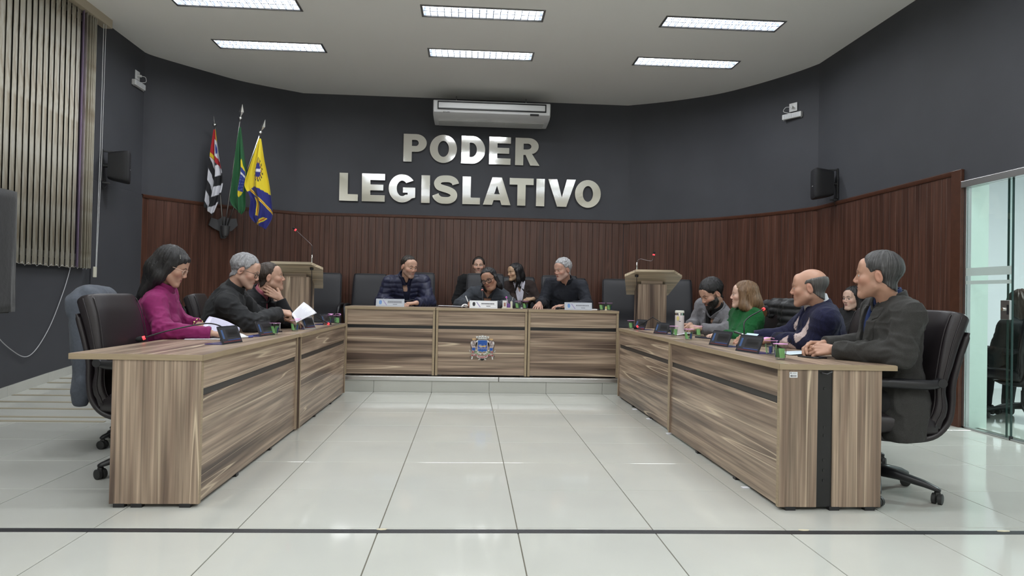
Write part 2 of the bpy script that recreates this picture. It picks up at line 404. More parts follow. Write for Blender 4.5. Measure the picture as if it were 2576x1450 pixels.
# ------------------------------------------------------------------ left window with vertical blind
wt=MB().box((XL-.06,2.4,1.30),(XL+.012,7.42,1.36)).box((XL-.06,2.4,3.70),(XL+.012,7.42,3.76)).box((XL-.06,7.36,1.30),(XL+.012,7.42,3.76))
win=wt.build('window_1',ALU); tag(win,kind='structure')
box('pane',(XL+.002,2.4,1.36),(XL+.006,7.36,3.70),mat('night_glass',(.012,.013,.018),.05),win)
blind=empty('vertical_blind',(XL,5.5,1.22),0,'tall vertical blind of pale marbled fabric slats covering the left window','blind')
def slat_mat():
    m=mat('marbled_slat',(.60,.565,.47),.75)
    T=NT(m); b=T.n['Principled BSDF']; tc=T.new('ShaderNodeTexCoord'); mp=T.new('ShaderNodeMapping'); mp.inputs['Scale'].default_value=(14,14,2.6); mp.inputs['Rotation'].default_value=(.35,.3,0)
    T.link(tc.outputs['Object'],mp.inputs['Vector']); n=T.new('ShaderNodeTexNoise'); n.inputs['Scale'].default_value=1; n.inputs['Detail'].default_value=3; n.inputs['Distortion'].default_value=1.4
    T.link(mp.outputs[0],n.inputs['Vector']); c=ramp(T,[(.36,(.40,.34,.255)),(.5,(.58,.545,.455)),(.62,(.66,.635,.56))],n.outputs['Fac']); T.link(c,b.inputs['Base Color'])
    bp=T.new('ShaderNodeBump'); bp.inputs['Strength'].default_value=.05; bp.inputs['Distance'].default_value=.01; T.link(n.outputs['Fac'],bp.inputs['Height']); T.link(bp.outputs[0],b.inputs['Normal'])
    return m
SLAT=slat_mat()
LIL=mat('lilac_slat',(.42,.33,.52),.7)
def slat_mesh(w,h):
    b=MB(); n=6
    R=[[],[]]
    top=[];bot=[]
    V=[];F=[]
    for k in range(n+1):
        u=-w/2+w*k/n; bow=.006*(1-(2*k/n-1)**2)
        V+=[(u,bow,0),(u,bow,h),(u,bow-.0012,0),(u,bow-.0012,h)]
    for k in range(n):
        a,c=4*k,4*k+4; F+=[(a,c,c+1,a+1),(a+3,c+3,c+2,a+2),(a,a+2,c+2,c),(a+1,c+1,c+3,a+3)]
    F+=[(0,1,3,2),(4*n+2,4*n+3,4*n+1,4*n)]
    return b.add(V,F).mesh('slat',True)
SH=2.56
sm=slat_mesh(.089,SH); sm.materials.append(SLAT); sl=slat_mesh(.089,SH); sl.materials.append(LIL)
ks=list(np.arange(3.0,7.2,.086))+[7.20,7.25,7.305,7.345,7.375,7.40]
for i,y in enumerate(ks):
    lil = abs(y-7.20)<.001
    o=bpy.data.objects.new('slat',sl if lil else sm); COL.objects.link(o); o.parent=blind
    ang=PI/2+(.13+.035*math.sin(i*2.1)) if y<7.2 else PI/2+(.9+.06*i%.3)
    if lil: ang=PI/2+.75
    if i in (33,): ang-=.3
    o.location=(.055,y-5.5,.0+.012*math.sin(i*1.7)*.3); o.rotation_euler=(0,0,ang)
for y in ks[::1]: pass
MB().box((.01,2.9-5.5,SH+.0),(.11,7.66-5.5,SH+.105),.004).build('head_rail',mat('beige_rail',(.52,.45,.34),.5),blind)
b=MB()
for i,(y,y2) in enumerate(zip(ks[:-1],ks[1:])): b.tube([(.055,y-5.5,.015),(.05,(y+y2)/2-5.5,-.012 if i%2 else .0),(.055,y2-5.5,.015)],.0016,5)
b.build('bottom_chain',WHITEP,blind)
for i,y in enumerate(ks): 
    if i%2==0: pass
MB().tube([(.09,7.52-5.5,SH),(.09,7.515-5.5,1.2),(.085,7.50-5.5,.02),(.085,7.47-5.5,.0)],.003,6).build('pull_cord',WHITEP,blind)
MB().tube([(.10,7.545-5.5,SH),(.10,7.53-5.5,1.2),(.09,7.505-5.5,.0)],.0025,6).build('pull_cord',WHITEP,blind)
MB().box((.078,7.455-5.5,-.09),(.094,7.51-5.5,.02),.005).build('cord_weight',mat('cream_plastic',(.62,.6,.5),.5),blind)

# hanging cable below the blind, running to the covered screen at the picture edge
pth=catmull([(XL+.02,7.16,1.22),(XL+.02,7.05,.98),(XL+.02,6.82,.62),(XL+.02,6.55,.40),(XL+.02,6.30,.47),(XL+.05,6.02,.66),(XL+.2,5.8,.9)],8)
tag(MB().tube(pth,.004,6).build('hanging_cable',GREYP,smooth=True),'thin grey cable sagging along the dark wall under the vertical blind','cable')
cs=empty('covered_screen',(XL+.22,5.30,.79),0,'black cloth covered screen on the left wall at the picture edge','screen')
b=MB(); R=[]; CLOTH=mat('black_cover_cloth',(.010,.010,.011),.7,sheen=.2,bump=.2,bscale=30)
R=[]
for z in np.linspace(.03,.97,14):
    ring=[]
    for k in range(48):
        q=2*PI*k/48; c,s_=math.cos(q),math.sin(q)
        u=math.copysign(abs(c)**.25,c)*.44; v=math.copysign(abs(s_)**.5,s_)*.07
        wv=1+.04*math.sin(k*2.4+z*3)*(1-z)
        ring.append((.12+v*wv,u*wv,z))
    R.append(ring)
MB().rings(R).build('cloth_cover',CLOTH,cs,smooth=True)
MB().box((-.215,-.1,.35),(.06,.1,.65)).build('wall_mount',PLASTIC,cs)
b=MB().box((.09,-.40,.02),(.15,.40,.05),.005).build('screen_edge',PLASTIC,cs)
# ------------------------------------------------------------------ sliding glass door and the lobby behind it
def glass(name,tint,refl=.12,rough=.0):
    if name in MATS: return MATS[name]
    m=bpy.data.materials.new(name); m.use_nodes=True; MATS[name]=m; T=NT(m); n=T.n; n.remove(n['Principled BSDF'])
    tr=T.new('ShaderNodeBsdfTransparent'); tr.inputs[0].default_value=lin(tint); gl=T.new('ShaderNodeBsdfGlossy'); gl.inputs['Roughness'].default_value=rough
    lw=T.new('ShaderNodeLayerWeight'); lw.inputs[0].default_value=.5; pw=T.new('ShaderNodeMath',operation='POWER'); pw.inputs[1].default_value=5; T.link(lw.outputs['Facing'],pw.inputs[0]); fr=T.new('ShaderNodeMath',operation='MULTIPLY_ADD'); fr.inputs[1].default_value=.9; fr.inputs[2].default_value=.035; T.link(pw.outputs[0],fr.inputs[0])
    mx=T.new('ShaderNodeMixShader'); T.link(fr.outputs[0],mx.inputs[0]); T.link(tr.outputs[0],mx.inputs[1]); T.link(gl.outputs[0],mx.inputs[2]); T.link(mx.outputs[0],n['Material Output'].inputs[0])
    return m
GLASS=glass('green_glass',(.90,.965,.945)); FROST=mat('frosted_band',(.52,.60,.57),.6,alpha=.75)
door=MB().box((XR-.03,2.2,2.0),(XR+.06,5.62,2.055),.003).box((XR+.0,2.2,0),(XR+.05,5.6,.012)).box((XR+.0,5.575,0),(XR+.045,5.60,2.0)).build('door_1',ALU); tag(door,kind='structure')
box('pane',(XR+.006,5.085,.012),(XR+.016,5.575,2.0),GLASS,door)
box('pane',(XR+.028,2.25,.012),(XR+.038,5.15,2.0),GLASS,door)
MB().box((XR+.004,5.078,.012),(XR+.018,5.085,2.0)).build('pane_edge',mat('glass_edge',(.02,.05,.045),.2),door)
MB().box((XR+.026,5.15,.012),(XR+.04,5.157,2.0)).build('pane_edge',MATS['glass_edge'],door)
for z0,z1 in ((1.262,1.328),(1.193,1.222)): box('frosted_band',(XR+.002,5.085,z0),(XR+.0055,5.575,z1),FROST,door)
lk=MB().box((XR-.016,5.078,.915),(XR+.004,5.17,1.065),.004).build('lock_plate',ALU,door)
MB().cyl((XR-.03,5.135,.995),(XR-.016,5.135,.995),.013).build('lock_cylinder',CHROME,door)
box('lock_bolt',(XR-.018,5.083,.955),(XR-.0155,5.103,1.03),PLASTIC,door)
MB().cyl((XR+.011,5.082,-.0),(XR+.011,5.082,.03),.014).build('floor_guide',PLASTIC,door)
LOB=mat('lobby_wall',(.78,.80,.82),.7); MINT=mat('mint_wall',(.66,.76,.70),.7)
lf=box('floor_lobby',(XR+.14,1.4,-.12),(8.2,8.4,0),TILE); tag(lf,kind='structure')
lw=MB().box((8.2,1.4,0),(8.34,8.4,2.9)).box((XR+.14,8.26,0),(8.2,8.4,2.9)).box((XR+.14,1.4,0),(8.2,1.54,2.9)).build('wall_lobby',LOB); tag(lw,kind='structure')
lc=box('ceiling_lobby',(XR+.14,1.4,2.9),(8.34,8.4,3.0),LOB); tag(lc,kind='structure')
pz=MB().box((XR+.05,5.585,0),(XR+.1395,5.5995,2.04)).box((XR+.1395,5.585,0),(XR+.205,5.80,2.9)).build('wall_return',MINT); tag(pz,kind='structure')
ll=empty('lobby_lamp',(6.2,5.0,2.9),0,'square white ceiling panel lamp in the lobby behind the glass door','ceiling lamp')
box('panel',(-.3,-.3,-.03),(.3,.3,0),mat('lobby_panel',(.9,.9,.9),.5,emit=(.9,.95,1),estr=3),ll,.005)
ld=bpy.data.lights.new('lamp_light','AREA'); ld.size=.6; ld.energy=150; ld.color=(.93,.97,1); lo=bpy.data.objects.new('lamp_light',ld); COL.objects.link(lo); lo.parent=ll; lo.location=(0,0,-.04)

# ------------------------------------------------------------------ desks
FOOT=PLASTIC
def front_desk(x0,x1,label):
    Y0,Y1,zt=7.42,8.02,.884
    t=empty('front_desk',((x0+x1)/2,(Y0+Y1)/2,DAIS),0,label,'desk','front desks on the dais')
    ox,oy,oz=(x0+x1)/2,(Y0+Y1)/2,DAIS
    B=lambda n,lo,hi,m,bv=.0015: box(n,(lo[0]-ox,lo[1]-oy,lo[2]-oz),(hi[0]-ox,hi[1]-oy,hi[2]-oz),m,t,bv)
    w=B('worktop',(x0+.002,Y0-.012,zt-.028),(x1-.002,Y1,zt),W_X)
    box('edge_band',(x0+.003-ox,Y0-.0135-oy,zt-.0275-oz),(x1-.003-ox,Y0-.012-oy,zt-.0005-oz),EDGE,w)
    for a in (x0+.003,x1-.028): 
        p=B('side_panel',(a,Y0-.006,DAIS+.006),(a+.025,Y1-.05,zt-.028),W_Z)
        box('edge_band',(a-ox+.0005,Y0-.0075-oy,.006),(a+.0245-ox,Y0-.006-oy,zt-.0285-oz),EDGE,p)
    B('upper_panel',(x0+.028,Y0+.004,.694),(x1-.028,Y0+.022,zt-.028),W_X)
    B('dark_strip',(x0+.028,Y0+.012,.660),(x1-.028,Y0+.022,.694),BLACKP,0)
    B('lower_panel',(x0+.028,Y0+.004,.178),(x1-.028,Y0+.022,.660),W_X)
    for a in (x0+.02,x1-.07): B('foot',(a,Y0+.02,DAIS),(a+.05,Y0+.07,DAIS+.012),FOOT,0)
    return t
front_desk(-1.291,-.345,'wood grain front desk on the dais left of the coat of arms desk')
front_desk(-.343,.630,'middle wood grain front desk on the dais carrying the coat of arms')
front_desk(.632,1.612,'wood grain front desk on the dais right of the coat of arms desk')

def side_desk(sg,xf,y0,y1,depth,label,near_end=None,zt=.715,panel=.40):
    """sg -1: left row (front faces +X); sg +1: right row (front faces -X). xf = x of the front face"""
    t=empty('side_desk',(xf+sg*depth/2,(y0+y1)/2,0),0,label,'desk','side row desks'); ox,oy=xf+sg*depth/2,(y0+y1)/2
    def B(n,xa,xb,ya,yb,za,zb,m,bv=.0015,par=None):
        xa,xb=xf+sg*xa,xf+sg*xb; lo,hi=min(xa,xb),max(xa,xb)
        return box(n,(lo-ox,ya-oy,za),(hi-ox,yb-oy,zb),m,par or t,bv)
    w=B('worktop',-.012,depth,y0,y1,zt-.028,zt,W_Y)
    B('edge_band',-.0135,-.012,y0+.001,y1-.001,zt-.0275,zt-.0005,EDGE,0,w)
    B('edge_band',-.012,depth,y0-.0015,y0,zt-.0275,zt-.0005,EDGE,0,w)
    B('upper_panel',.004,.022,y0+.03,y1-.03,.549,zt-.028,W_Y)
    B('dark_strip',.012,.022,y0+.03,y1-.03,.513,.549,GREYSTRIP,0)
    B('lower_panel',.004,.022,y0+.03,y1-.03,.016,.513,W_Y)
    for k,ya in enumerate((y0+.005,y1-.03)):
        if near_end=='split' and k==0:
            p=B('end_panel',-.006,.185,ya,ya+.025,.016,zt-.028,W_Z); B('edge_band',-.0075,-.006,ya,ya+.025,.016,zt-.0285,EDGE,0,p)
            B('end_panel',.262,.51,ya,ya+.025,.016,zt-.028,W_Z)
            d=B('cable_duct',.185,.262,ya+.008,ya+.06,.016,zt-.028,BLACKP,0)
            for z in (.595,.405,.365,.245,.195,.145): B('duct_knockout',.218,.226,ya+.005,ya+.009,z-.006,z+.006,RUBBER,0,d)
            h=MB().tube([(xf+sg*.205-ox,ya-oy+.004,.672),(xf+sg*.225-ox,ya-oy-.012,.668),(xf+sg*.25-ox,ya-oy-.012,.680)],.004,6).build('cable_hook',PLASTIC,d)
        else:
            p=B('end_panel',-.006,panel,ya,ya+.025,.016,zt-.028,W_Z); B('edge_band',-.0075,-.006,ya+.0005,ya+.0245,.016,zt-.0285,EDGE,0,p)
        for xa in (.03,.25,.43 if near_end=='split' else .33): B('foot',xa,xa+.05,ya-.002,ya+.03,0.,.018,FOOT,0)
    for f in (.3,.65): 
        yy=y0+(y1-y0)*f; B('foot',.0,.03,yy,yy+.04,0,.017,FOOT,0)
    return t
side_desk(-1,-1.250,3.365,5.232,.595,'near wood grain desk of the left row with a broad end panel')
side_desk(-1,-1.236,5.243,7.16,.595,'far wood grain desk of the left row next to the dais')
side_desk(1,1.532,3.33,5.225,.585,'near wood grain desk of the right row with a black cable duct in its end','split')
side_desk(1,1.556,5.30,7.15,.585,'far wood grain desk of the right row next to the dais')
# barcode sticker on the near right desk
st=box('barcode_sticker',(1.572,3.3325,.648),(1.612,3.3345,.676),mat('sticker_white',(.75,.76,.78),.5)); tag(st,'small white barcode sticker on the end panel of the near right desk','sticker')
b=MB()
for x in np.arange(1.577,1.606,.0028): b.box((x,3.3318,.652),(x+random.choice((.001,.0017)),3.3326,.661))
b.box((1.576,3.3318,.668),(1.581,3.3326,.673)).box((1.586,3.3318,.6695),(1.607,3.3326,.671)); b.build('printed_bars',INK,st)
# folded paper wedges under the right desks
for x,y,w in ((1.535,5.20,.05),(1.545,6.35,.04),(1.548,5.85,.04),(1.525,3.72,.035)):
    p=MB().box((x-.02,y,0.0005),(x+.02,y+w,.004),.001).build('paper_wedge',PAPER)
    tag(p,{5.20:'flat folded white paper on the floor at the joint of the right desks',6.35:'white paper wedge under the far right desk, farther from the camera',5.85:'white paper wedge under the far right desk, nearer to the camera',3.72:'white paper wedge under the near right desk close to its end panel'}[y],'paper')

# ------------------------------------------------------------------ lecterns with gooseneck microphones
def lectern(loc,rz,label,mic_label,mic_path,mic_x):
    t=empty('lectern',loc,rz,label,'lectern','lecterns on the dais')
    hw=.158
    b=MB().box((-hw,-.10,.02),(hw,-.075,1.02),.002); b.build('front_panel',W_Z,t)
    for s in(-1,1): MB().box((s*hw-(.0 if s<0 else .025),-.075,.02),(s*hw+(.025 if s<0 else 0),.20,1.02),.002).build('side_panel',W_Z,t)
    box('base',(-.24,-.17,0),(.24,.28,.025),W_X,t,.003)
    # sloping top: high in front, low towards the speaker, clipped front corners
    zs=lambda y: 1.175-(y+.26)*.46
    pts=[(-.205,-.26),(.205,-.26),(.315,-.15),(.24,.28),(-.24,.28),(-.315,-.15)]
    top=MB().prism(pts,lambda p:(p[0],p[1],zs(p[1])),lambda p:(p[0],p[1],zs(p[1])-.026)).build('sloped_top',PALE,t)
    box('ledge',(-.24,.27,zs(.28)-.02),(.24,.285,zs(.28)+.03),PALE,t,.002)
    box('neck',(-.12,-.06,1.0),(.12,.16,1.07),W_X,t)
    # microphone: a thing of its own, standing on the lectern
    m=empty('gooseneck_microphone',loc,rz,mic_label,'microphone','gooseneck microphones')
    x0=mic_x; z0=zs(-.2)
    MB().lathe([(.017,z0-.055),(.02,z0-.032),(.006,z0-.03)],(x0,-.2,0)).build('socket',PLASTIC,m)
    MB().lathe([(.011,z0+.001),(.011,z0+.02),(.008,z0+.07),(.005,z0+.11)],(x0,-.2,0)).build('stem_base',CHROME,m,smooth=True)
    pp=catmull([(x0,-.2,z0+.09)]+[(x0+a,-.2+b_,z0+c) for a,b_,c in mic_path],10)
    MB().tube(pp,.0042,7).build('gooseneck',mat('dark_metal',(.12,.10,.10),.3,.8),m,smooth=True)
    e=pp[-1]; d=(pp[-1]-pp[-3]).normalized()
    MB().tube([e-d*.002,e+d*.012],[.0125,.0125],12).build('light_ring',RED,m)
    MB().tube([e+d*.012,e+d*.02,e+d*.035,e+d*.043],[.011,.0125,.012,.006],12).build('head',FOAM,m,smooth=True)
    MB().tube(catmull([(x0,-.2,z0-.05),(x0+.006,-.2,z0-.3),(x0-.003,-.19,z0-.6),(x0+.01,-.15,.01)],8),.0035,6).build('cable',PLASTIC,m)
lectern((-1.885,7.765,DAIS),.02,'wood lectern with a pale sloping top left of the front desks','gooseneck microphone on the left lectern with a lit red ring, bent to the left',
        [(0,0,.18),(-.012,0,.215),(-.12,.0,.315),(-.175,0,.365)],.205)
lectern((2.045,7.765,DAIS),-.10,'wood lectern with a pale sloping top right of the front desks','gooseneck microphone on the right lectern with a lit red ring, bent to the right',
        [(.008,0,.125),(.035,0,.145),(.10,0,.132),(.15,0,.124),(.172,0,.14),(.182,0,.19)],-.19)

# ------------------------------------------------------------------ chairs
def cushion(b, C, width, thick, e=3.2, n=26):
    """loft a padded slab along points C=(y,z); width(t), thick(t)"""
    P=[Vector((0,y,z)) for y,z in C]; m=len(P); R=[]
    for i,p in enumerate(P):
        t=(P[min(i+1,m-1)]-P[max(i-1,0)]).normalized(); nrm=Vector((0,-t.z,t.y)); f=i/(m-1)
        R.append(superell(p,(1,0,0),nrm,width(f),thick(f),e,n))
    b.rings(R); return b
def caster(b,x,y,z=0,r=.027,a=0):
    for s in(-1,1):
        c=Vector((x-math.sin(a)*s*.014,y+math.cos(a)*s*.014,z+r)); ax=Vector((-math.sin(a),math.cos(a),0))*.011
        b.tube([c-ax,c-ax*.8,c+ax*.8,c+ax],[r*.8,r,r,r*.8],14)
    b.box((x-.012,y-.012,z+.03),(x+.012,y+.012,z+.062),.003)
def star_base(t,z0=0,R=.30,rot=0):
    for k in range(5):
        a=2*PI*k/5+rot; d=Vector((math.cos(a),math.sin(a),0)); q=Vector((-d.y,d.x,0)); b=MB(); RR=[]
        for s,w,h,z in ((.02,.030,.030,.125),(.12,.027,.024,.115),(.24,.022,.018,.092),(R,.018,.012,.074),(R+.015,.010,.006,.070)):
            RR.append(superell(d*s+Vector((0,0,z)),q,(0,0,1),w,h,3,12))
        leg=b.rings(RR).build('base_arm',PLASTIC,t,smooth=True)
        c=MB(); caster(c,d.x*R,d.y*R,0,.027,a+.5*k); c.build('caster',RUBBER,leg,auto=True)
    MB().lathe([(.035,.10),(.035,.15),(.027,.16),(.027,.26),(.02,.265),(.02,.34),(.09,.345),(.09,.375)],n=18).build('gas_column',PLASTIC,t,auto=True)
def seat_mesh(w,d,z,th):
    b=MB(); R=[]
    for y,f,dz in ((-d/2,.75,0),(-d/2+.03,.94,.0),(-d/4,1,.0),(d/6,1,.004),(d/2-.06,.99,.0),(d/2-.015,.93,-.02),(d/2,.7,-.035)):
        R.append(superell((0,y,z-th/2+dz),(1,0,0),(0,0,1),w/2*f,th/2*f**.5,3.4,26))
    return b.rings(R)
def executive_chair():
    """thick padded brown leather office chair with rolled top, as in the side rows; faces +Y"""
    t=empty('office_chair')
    seat_mesh(.50,.50,.47,.13).build('seat',LEATHER,t,smooth=True)
    # backrest: S curve, thick roll at the top
    C=catmull([(-.205,.40,0),(-.235,.50,0),(-.232,.60,0),(-.255,.72,0),(-.285,.84,0),(-.318,.935,0),(-.335,.975,0)],6)
    C=[(p.x,p.y) for p in C]
    def wd(f): return .245-.02*abs(f-.5)*2*(f>.5)-.01*(f<.1)
    def tk(f):
        if f>.9: return .062*math.sqrt(max(1-((f-.9)/.105)**2,.02))
        return .045+.017*min(1,max(0,(f-.45)/.3))-.012*math.exp(-((f-.30)/.1)**2)
    back=cushion(MB(),C,wd,tk,4.2,34).build('backrest',LEATHER,t,smooth=True)
    # piping along the side of the cushion
    for s in(-1,1):
        path=[]
        for i,(y,z) in enumerate(C):
            f=i/(len(C)-1)
            if f>.97: break
            path.append((s*(wd(f)-.012),y+tk(f)*.86,z+.02*0))
        MB().tube(path,.0032,6).build('piping',LEATHER,back,smooth=True)
        path=[(s*wd(i/(len(C)-1))*1.0,y,z) for i,(y,z) in enumerate(C[:-3])]
        MB().tube(path,.004,6).build('side_seam',LEATHER,back,smooth=True)
    # outer shell of the back wrapping under the seat
    S=catmull([(.12,.335,0),(-.05,.325,0),(-.20,.345,0),(-.275,.42,0),(-.295,.52,0),(-.298,.62,0),(-.325,.74,0),(-.352,.83,0),(-.365,.88,0)],5)
    cushion(MB(),[(p.x,p.y) for p in S],lambda f:.225-.03*(f<.15),lambda f:.022*(1 if .04<f<.94 else .5),4,26).build('back_shell',LEATHER,t,smooth=True)
    for s in(-1,1):
        a=catmull([(s*.262,-.225,.628),(s*.275,-.16,.618),(s*.283,-.05,.62),(s*.285,.10,.622),(s*.283,.19,.605),(s*.272,.235,.56),(s*.255,.22,.49),(s*.235,.18,.415)],6)
        MB().tube(a,[.026*min(1,.75+.5*abs(math.sin(3*i/len(a)))) for i in range(len(a))],10).build('armrest',PLASTIC,t,smooth=True)
        MB().cyl((s*.225,-.215,.628),(s*.292,-.215,.628),.022,n=14).build('arm_bolt',PLASTIC,t)
    box('mechanism',(-.10,-.16,.345),(.10,.12,.40),PLASTIC,t,.01)
    star_base(t,rot=.35)
    return t
def dais_chair():
    """flat tall black leather chair with loop arms, as along the back wall; faces +Y"""
    t=empty('meeting_chair')
    seat_mesh(.49,.48,.46,.10).build('seat',LEATHERB,t,smooth=True)
    C=catmull([(-.20,.44,0),(-.222,.55,0),(-.228,.70,0),(-.255,.86,0),(-.292,1.02,0),(-.318,1.095,0),(-.326,1.112,0)],6); C=[(p.x,p.y) for p in C]
    wd=lambda f:.245-.028*f
    tk=lambda f:(.036 if f<.86 else .036+.006*math.sin((f-.86)/.14*PI))*(1 if f<.95 else math.sqrt(max(1-((f-.95)/.052)**2,.02)))
    bk=cushion(MB(),C,wd,tk,5.5,34).build('backrest',LEATHERB,t,smooth=True)
    for s in(-1,1): MB().tube([(s*wd(i/(len(C)-1))*1.0,y,z) for i,(y,z) in enumerate(C[:-2])],.008,6).build('edge_piping',PLASTIC,bk,smooth=True)
    for s in(-1,1):
        a=catmull([(s*.242,-.235,.66),(s*.272,-.19,.70),(s*.278,-.05,.702),(s*.278,.10,.69),(s*.272,.165,.62),(s*.262,.17,.52),(s*.24,.10,.43)],6)
        MB().tube(a,.020,10).build('armrest',PLASTIC,t,smooth=True)
    box('mechanism',(-.10,-.15,.345),(.10,.12,.41),PLASTIC,t,.01)
    star_base(t,rot=.2)
    return t
ex0=executive_chair(); dc0=dais_chair(); used={}
def put(proto,loc,rz,label,group):
    t=proto if proto.name not in used else dup(proto); used[proto.name]=1
    t.location=loc; t.rotation_euler=(0,0,rz); tag(t,label,'chair',group); return t
FR=-PI/2   # facing +X
put(ex0,(-1.70,4.05,0),FR-.04,'empty dark brown leather office chair at the near end of the left row','side row chairs')
put(ex0,(-2.12,4.84,0),FR+.27,'dark brown leather office chair under the magenta blouse woman, a grey jacket over it','side row chairs')
put(ex0,(-2.02,5.52,0),FR+.05,'dark brown leather office chair of the grey haired man with glasses','side row chairs')
put(ex0,(-2.05,6.28,0),FR+.15,'dark brown leather office chair of the man resting his chin on his hand','side row chairs')
put(ex0,(2.20,3.66,0),-FR-.20,'dark brown leather office chair of the man in the grey tweed jacket','side row chairs')
put(ex0,(2.36,4.42,0),-FR-.02,'dark brown leather office chair of the balding man in the argyle cardigan','side row chairs')
put(ex0,(2.33,5.80,0),-FR+.05,'dark office chair under the green sweater woman, a black quilted jacket over it','side row chairs')
put(ex0,(2.42,6.50,0),-FR-.1,'dark office chair of the bearded man in the grey blazer','side row chairs')
FY=PI   # facing -Y
wl=[(-1.99,9.52,0,'empty black leather chair at the back wall behind the left lectern'),(-1.365,9.52,.02,'empty black leather chair at the back wall left of the navy puffer jacket man'),
    (-.715,9.52,-.03,'black leather chair at the back wall behind the navy puffer jacket man'),(.07,9.55,.02,'black leather chair of the man in the black sweater at the back wall'),
    (.69,9.45,.0,'black leather chair of the long haired woman in the brown blazer'),(1.43,9.52,.02,'black leather chair at the back wall behind the man in the black shirt'),
    (2.10,9.50,-.05,'empty black leather chair at the back wall left of the right lectern'),(2.74,9.15,-.25,'empty black leather chair at the curved wall right of the right lectern')]
for x,y,a,lb in wl: put(dc0,(x,y,DAIS),FY+a,lb,'chairs along the back wall')
put(dc0,(.20,8.36,DAIS),FY,'black leather chair of the woman with black glasses at the middle front desk','front desk chairs')
put(dc0,(-.66,8.52,DAIS),FY,'black leather chair of the navy puffer jacket man at the left front desk','front desk chairs')
put(dc0,(1.14,8.50,DAIS),FY,'black leather chair of the man in the black shirt at the right front desk','front desk chairs')
put(ex0,(3.60,6.62,0),-FR-.2,'dark office chair of the dark haired young woman by the right wall','side row chairs')
# ------------------------------------------------------------------ steel letters on the wall
def q_arc(cx,cy,rx,ry,a0,a1,n=12): return [(cx+rx*math.cos(math.radians(a0+(a1-a0)*k/n)),cy+ry*math.sin(math.radians(a0+(a1-a0)*k/n))) for k in range(n+1)]
def stroke(path,w):
    P=[Vector(p) for p in path]; l=[];r=[]
    for i,p in enumerate(P):
        t=(P[min(i+1,len(P)-1)]-P[max(i-1,0)]).normalized(); n=Vector((-t.y,t.x)); l.append(tuple(p+n*w/2)); r.append(tuple(p-n*w/2))
    return l+r[::-1]
def glyph(ch,w):
    """outlines in a w x 1 box; stem s"""
    s=.30
    if ch=='I': return [[(0,0),(w,0),(w,1),(0,1)]]
    if ch=='L': return [[(0,0),(w,0),(w,.24),(s,.24),(s,1),(0,1)]]
    if ch=='E': return [[(0,0),(w,0),(w,.23),(s,.23),(s,.40),(w*.93,.40),(w*.93,.61),(s,.61),(s,.77),(w,.77),(w,1),(0,1)]]
    if ch=='T': return [[(w/2-s/2,0),(w/2+s/2,0),(w/2+s/2,.76),(w,.76),(w,1),(0,1),(0,.76),(w/2-s/2,.76)]]
    if ch=='V': return [[(w/2-.17,0),(w/2+.17,0),(w,1),(w-.33,1),(w/2,.33),(.33,1),(0,1)]]
    if ch=='A': return [[(0,0),(.33,0),(.385,.17),(w-.385,.17),(w-.33,0),(w,0),(w/2+.175,1),(w/2-.175,1)],[(w/2-.105,.39),(w/2,.70),(w/2+.105,.39)]]
    if ch=='O': return [q_arc(w/2,.5,w/2,.51,0,350,36),q_arc(w/2,.5,w/2-.29,.29,0,350,30)]
    if ch=='D': return [[(0,0),(w*.45,0)]+q_arc(w*.45,.5,w*.55,.5,-90,90,18)+[(0,1)],[(s,.24),(w*.43,.24)]+q_arc(w*.43,.5,w*.57-.30,.26,-90,90,14)+[(s,.76)]]
    if ch=='P': return [[(0,0),(s,0),(s,.36),(w*.55,.36)]+q_arc(w*.55,.68,w*.45,.32,-90,90,16)+[(0,1)],[(s,.57),(w*.52,.57)]+q_arc(w*.52,.68,w*.48-.29,.11,-90,90,12)+[(s,.79)]]
    if ch=='R': return [[(0,0),(s,0),(s,.38),(w*.42,.38),(w-.34,0),(w,0),(w*.80,.27),(w*.68,.43)]+q_arc(w*.55,.70,w*.40,.30,-62,90,16)+[(0,1)],[(s,.58),(w*.50,.58)]+q_arc(w*.50,.69,w*.45-.27,.105,-90,90,12)+[(s,.79)]]
    if ch=='G':
        o=q_arc(w/2,.5,w/2,.51,34,316,30)
        i=q_arc(w/2,.5,w/2-.29,.28,308,44,26)
        return [o+[(w*.985,.17),(w*.985,.535),(w*.53,.535),(w*.53,.345),(w*.985-.27,.345),(w*.985-.27,.275)]+i]
    if ch=='S':
        path=[(w*.93,.70),(w*.88,.80),(w*.72,.88),(w*.5,.895),(w*.28,.87),(w*.17,.78),(w*.15,.70),(w*.22,.60),(w*.40,.545),(w*.62,.49),(w*.80,.41),(w*.86,.31),(w*.82,.20),(w*.68,.125),(w*.5,.11),(w*.28,.13),(w*.13,.22),(w*.07,.32)]
        P=[(p.x,p.y) for p in catmull([(x,y,0) for x,y in path],4)]
        return [stroke(P,.245)]
def curve_mesh(loops,ext,name):
    cu=bpy.data.curves.new(name,'CURVE'); cu.dimensions='2D'; cu.fill_mode='BOTH'; cu.extrude=ext; cu.bevel_depth=.0016; cu.bevel_resolution=0
    for lp in loops:
        sp=cu.splines.new('POLY'); sp.points.add(len(lp)-1); sp.use_cyclic_u=True
        for p,(x,y) in zip(sp.points,lp): p.co=(x,y,0,1)
    o=bpy.data.objects.new('tmp',cu); COL.objects.link(o); dg=bpy.context.evaluated_depsgraph_get()
    me=bpy.data.meshes.new_from_object(o.evaluated_get(dg)); bpy.data.objects.remove(o); bpy.data.curves.remove(cu); me.name=name; return me
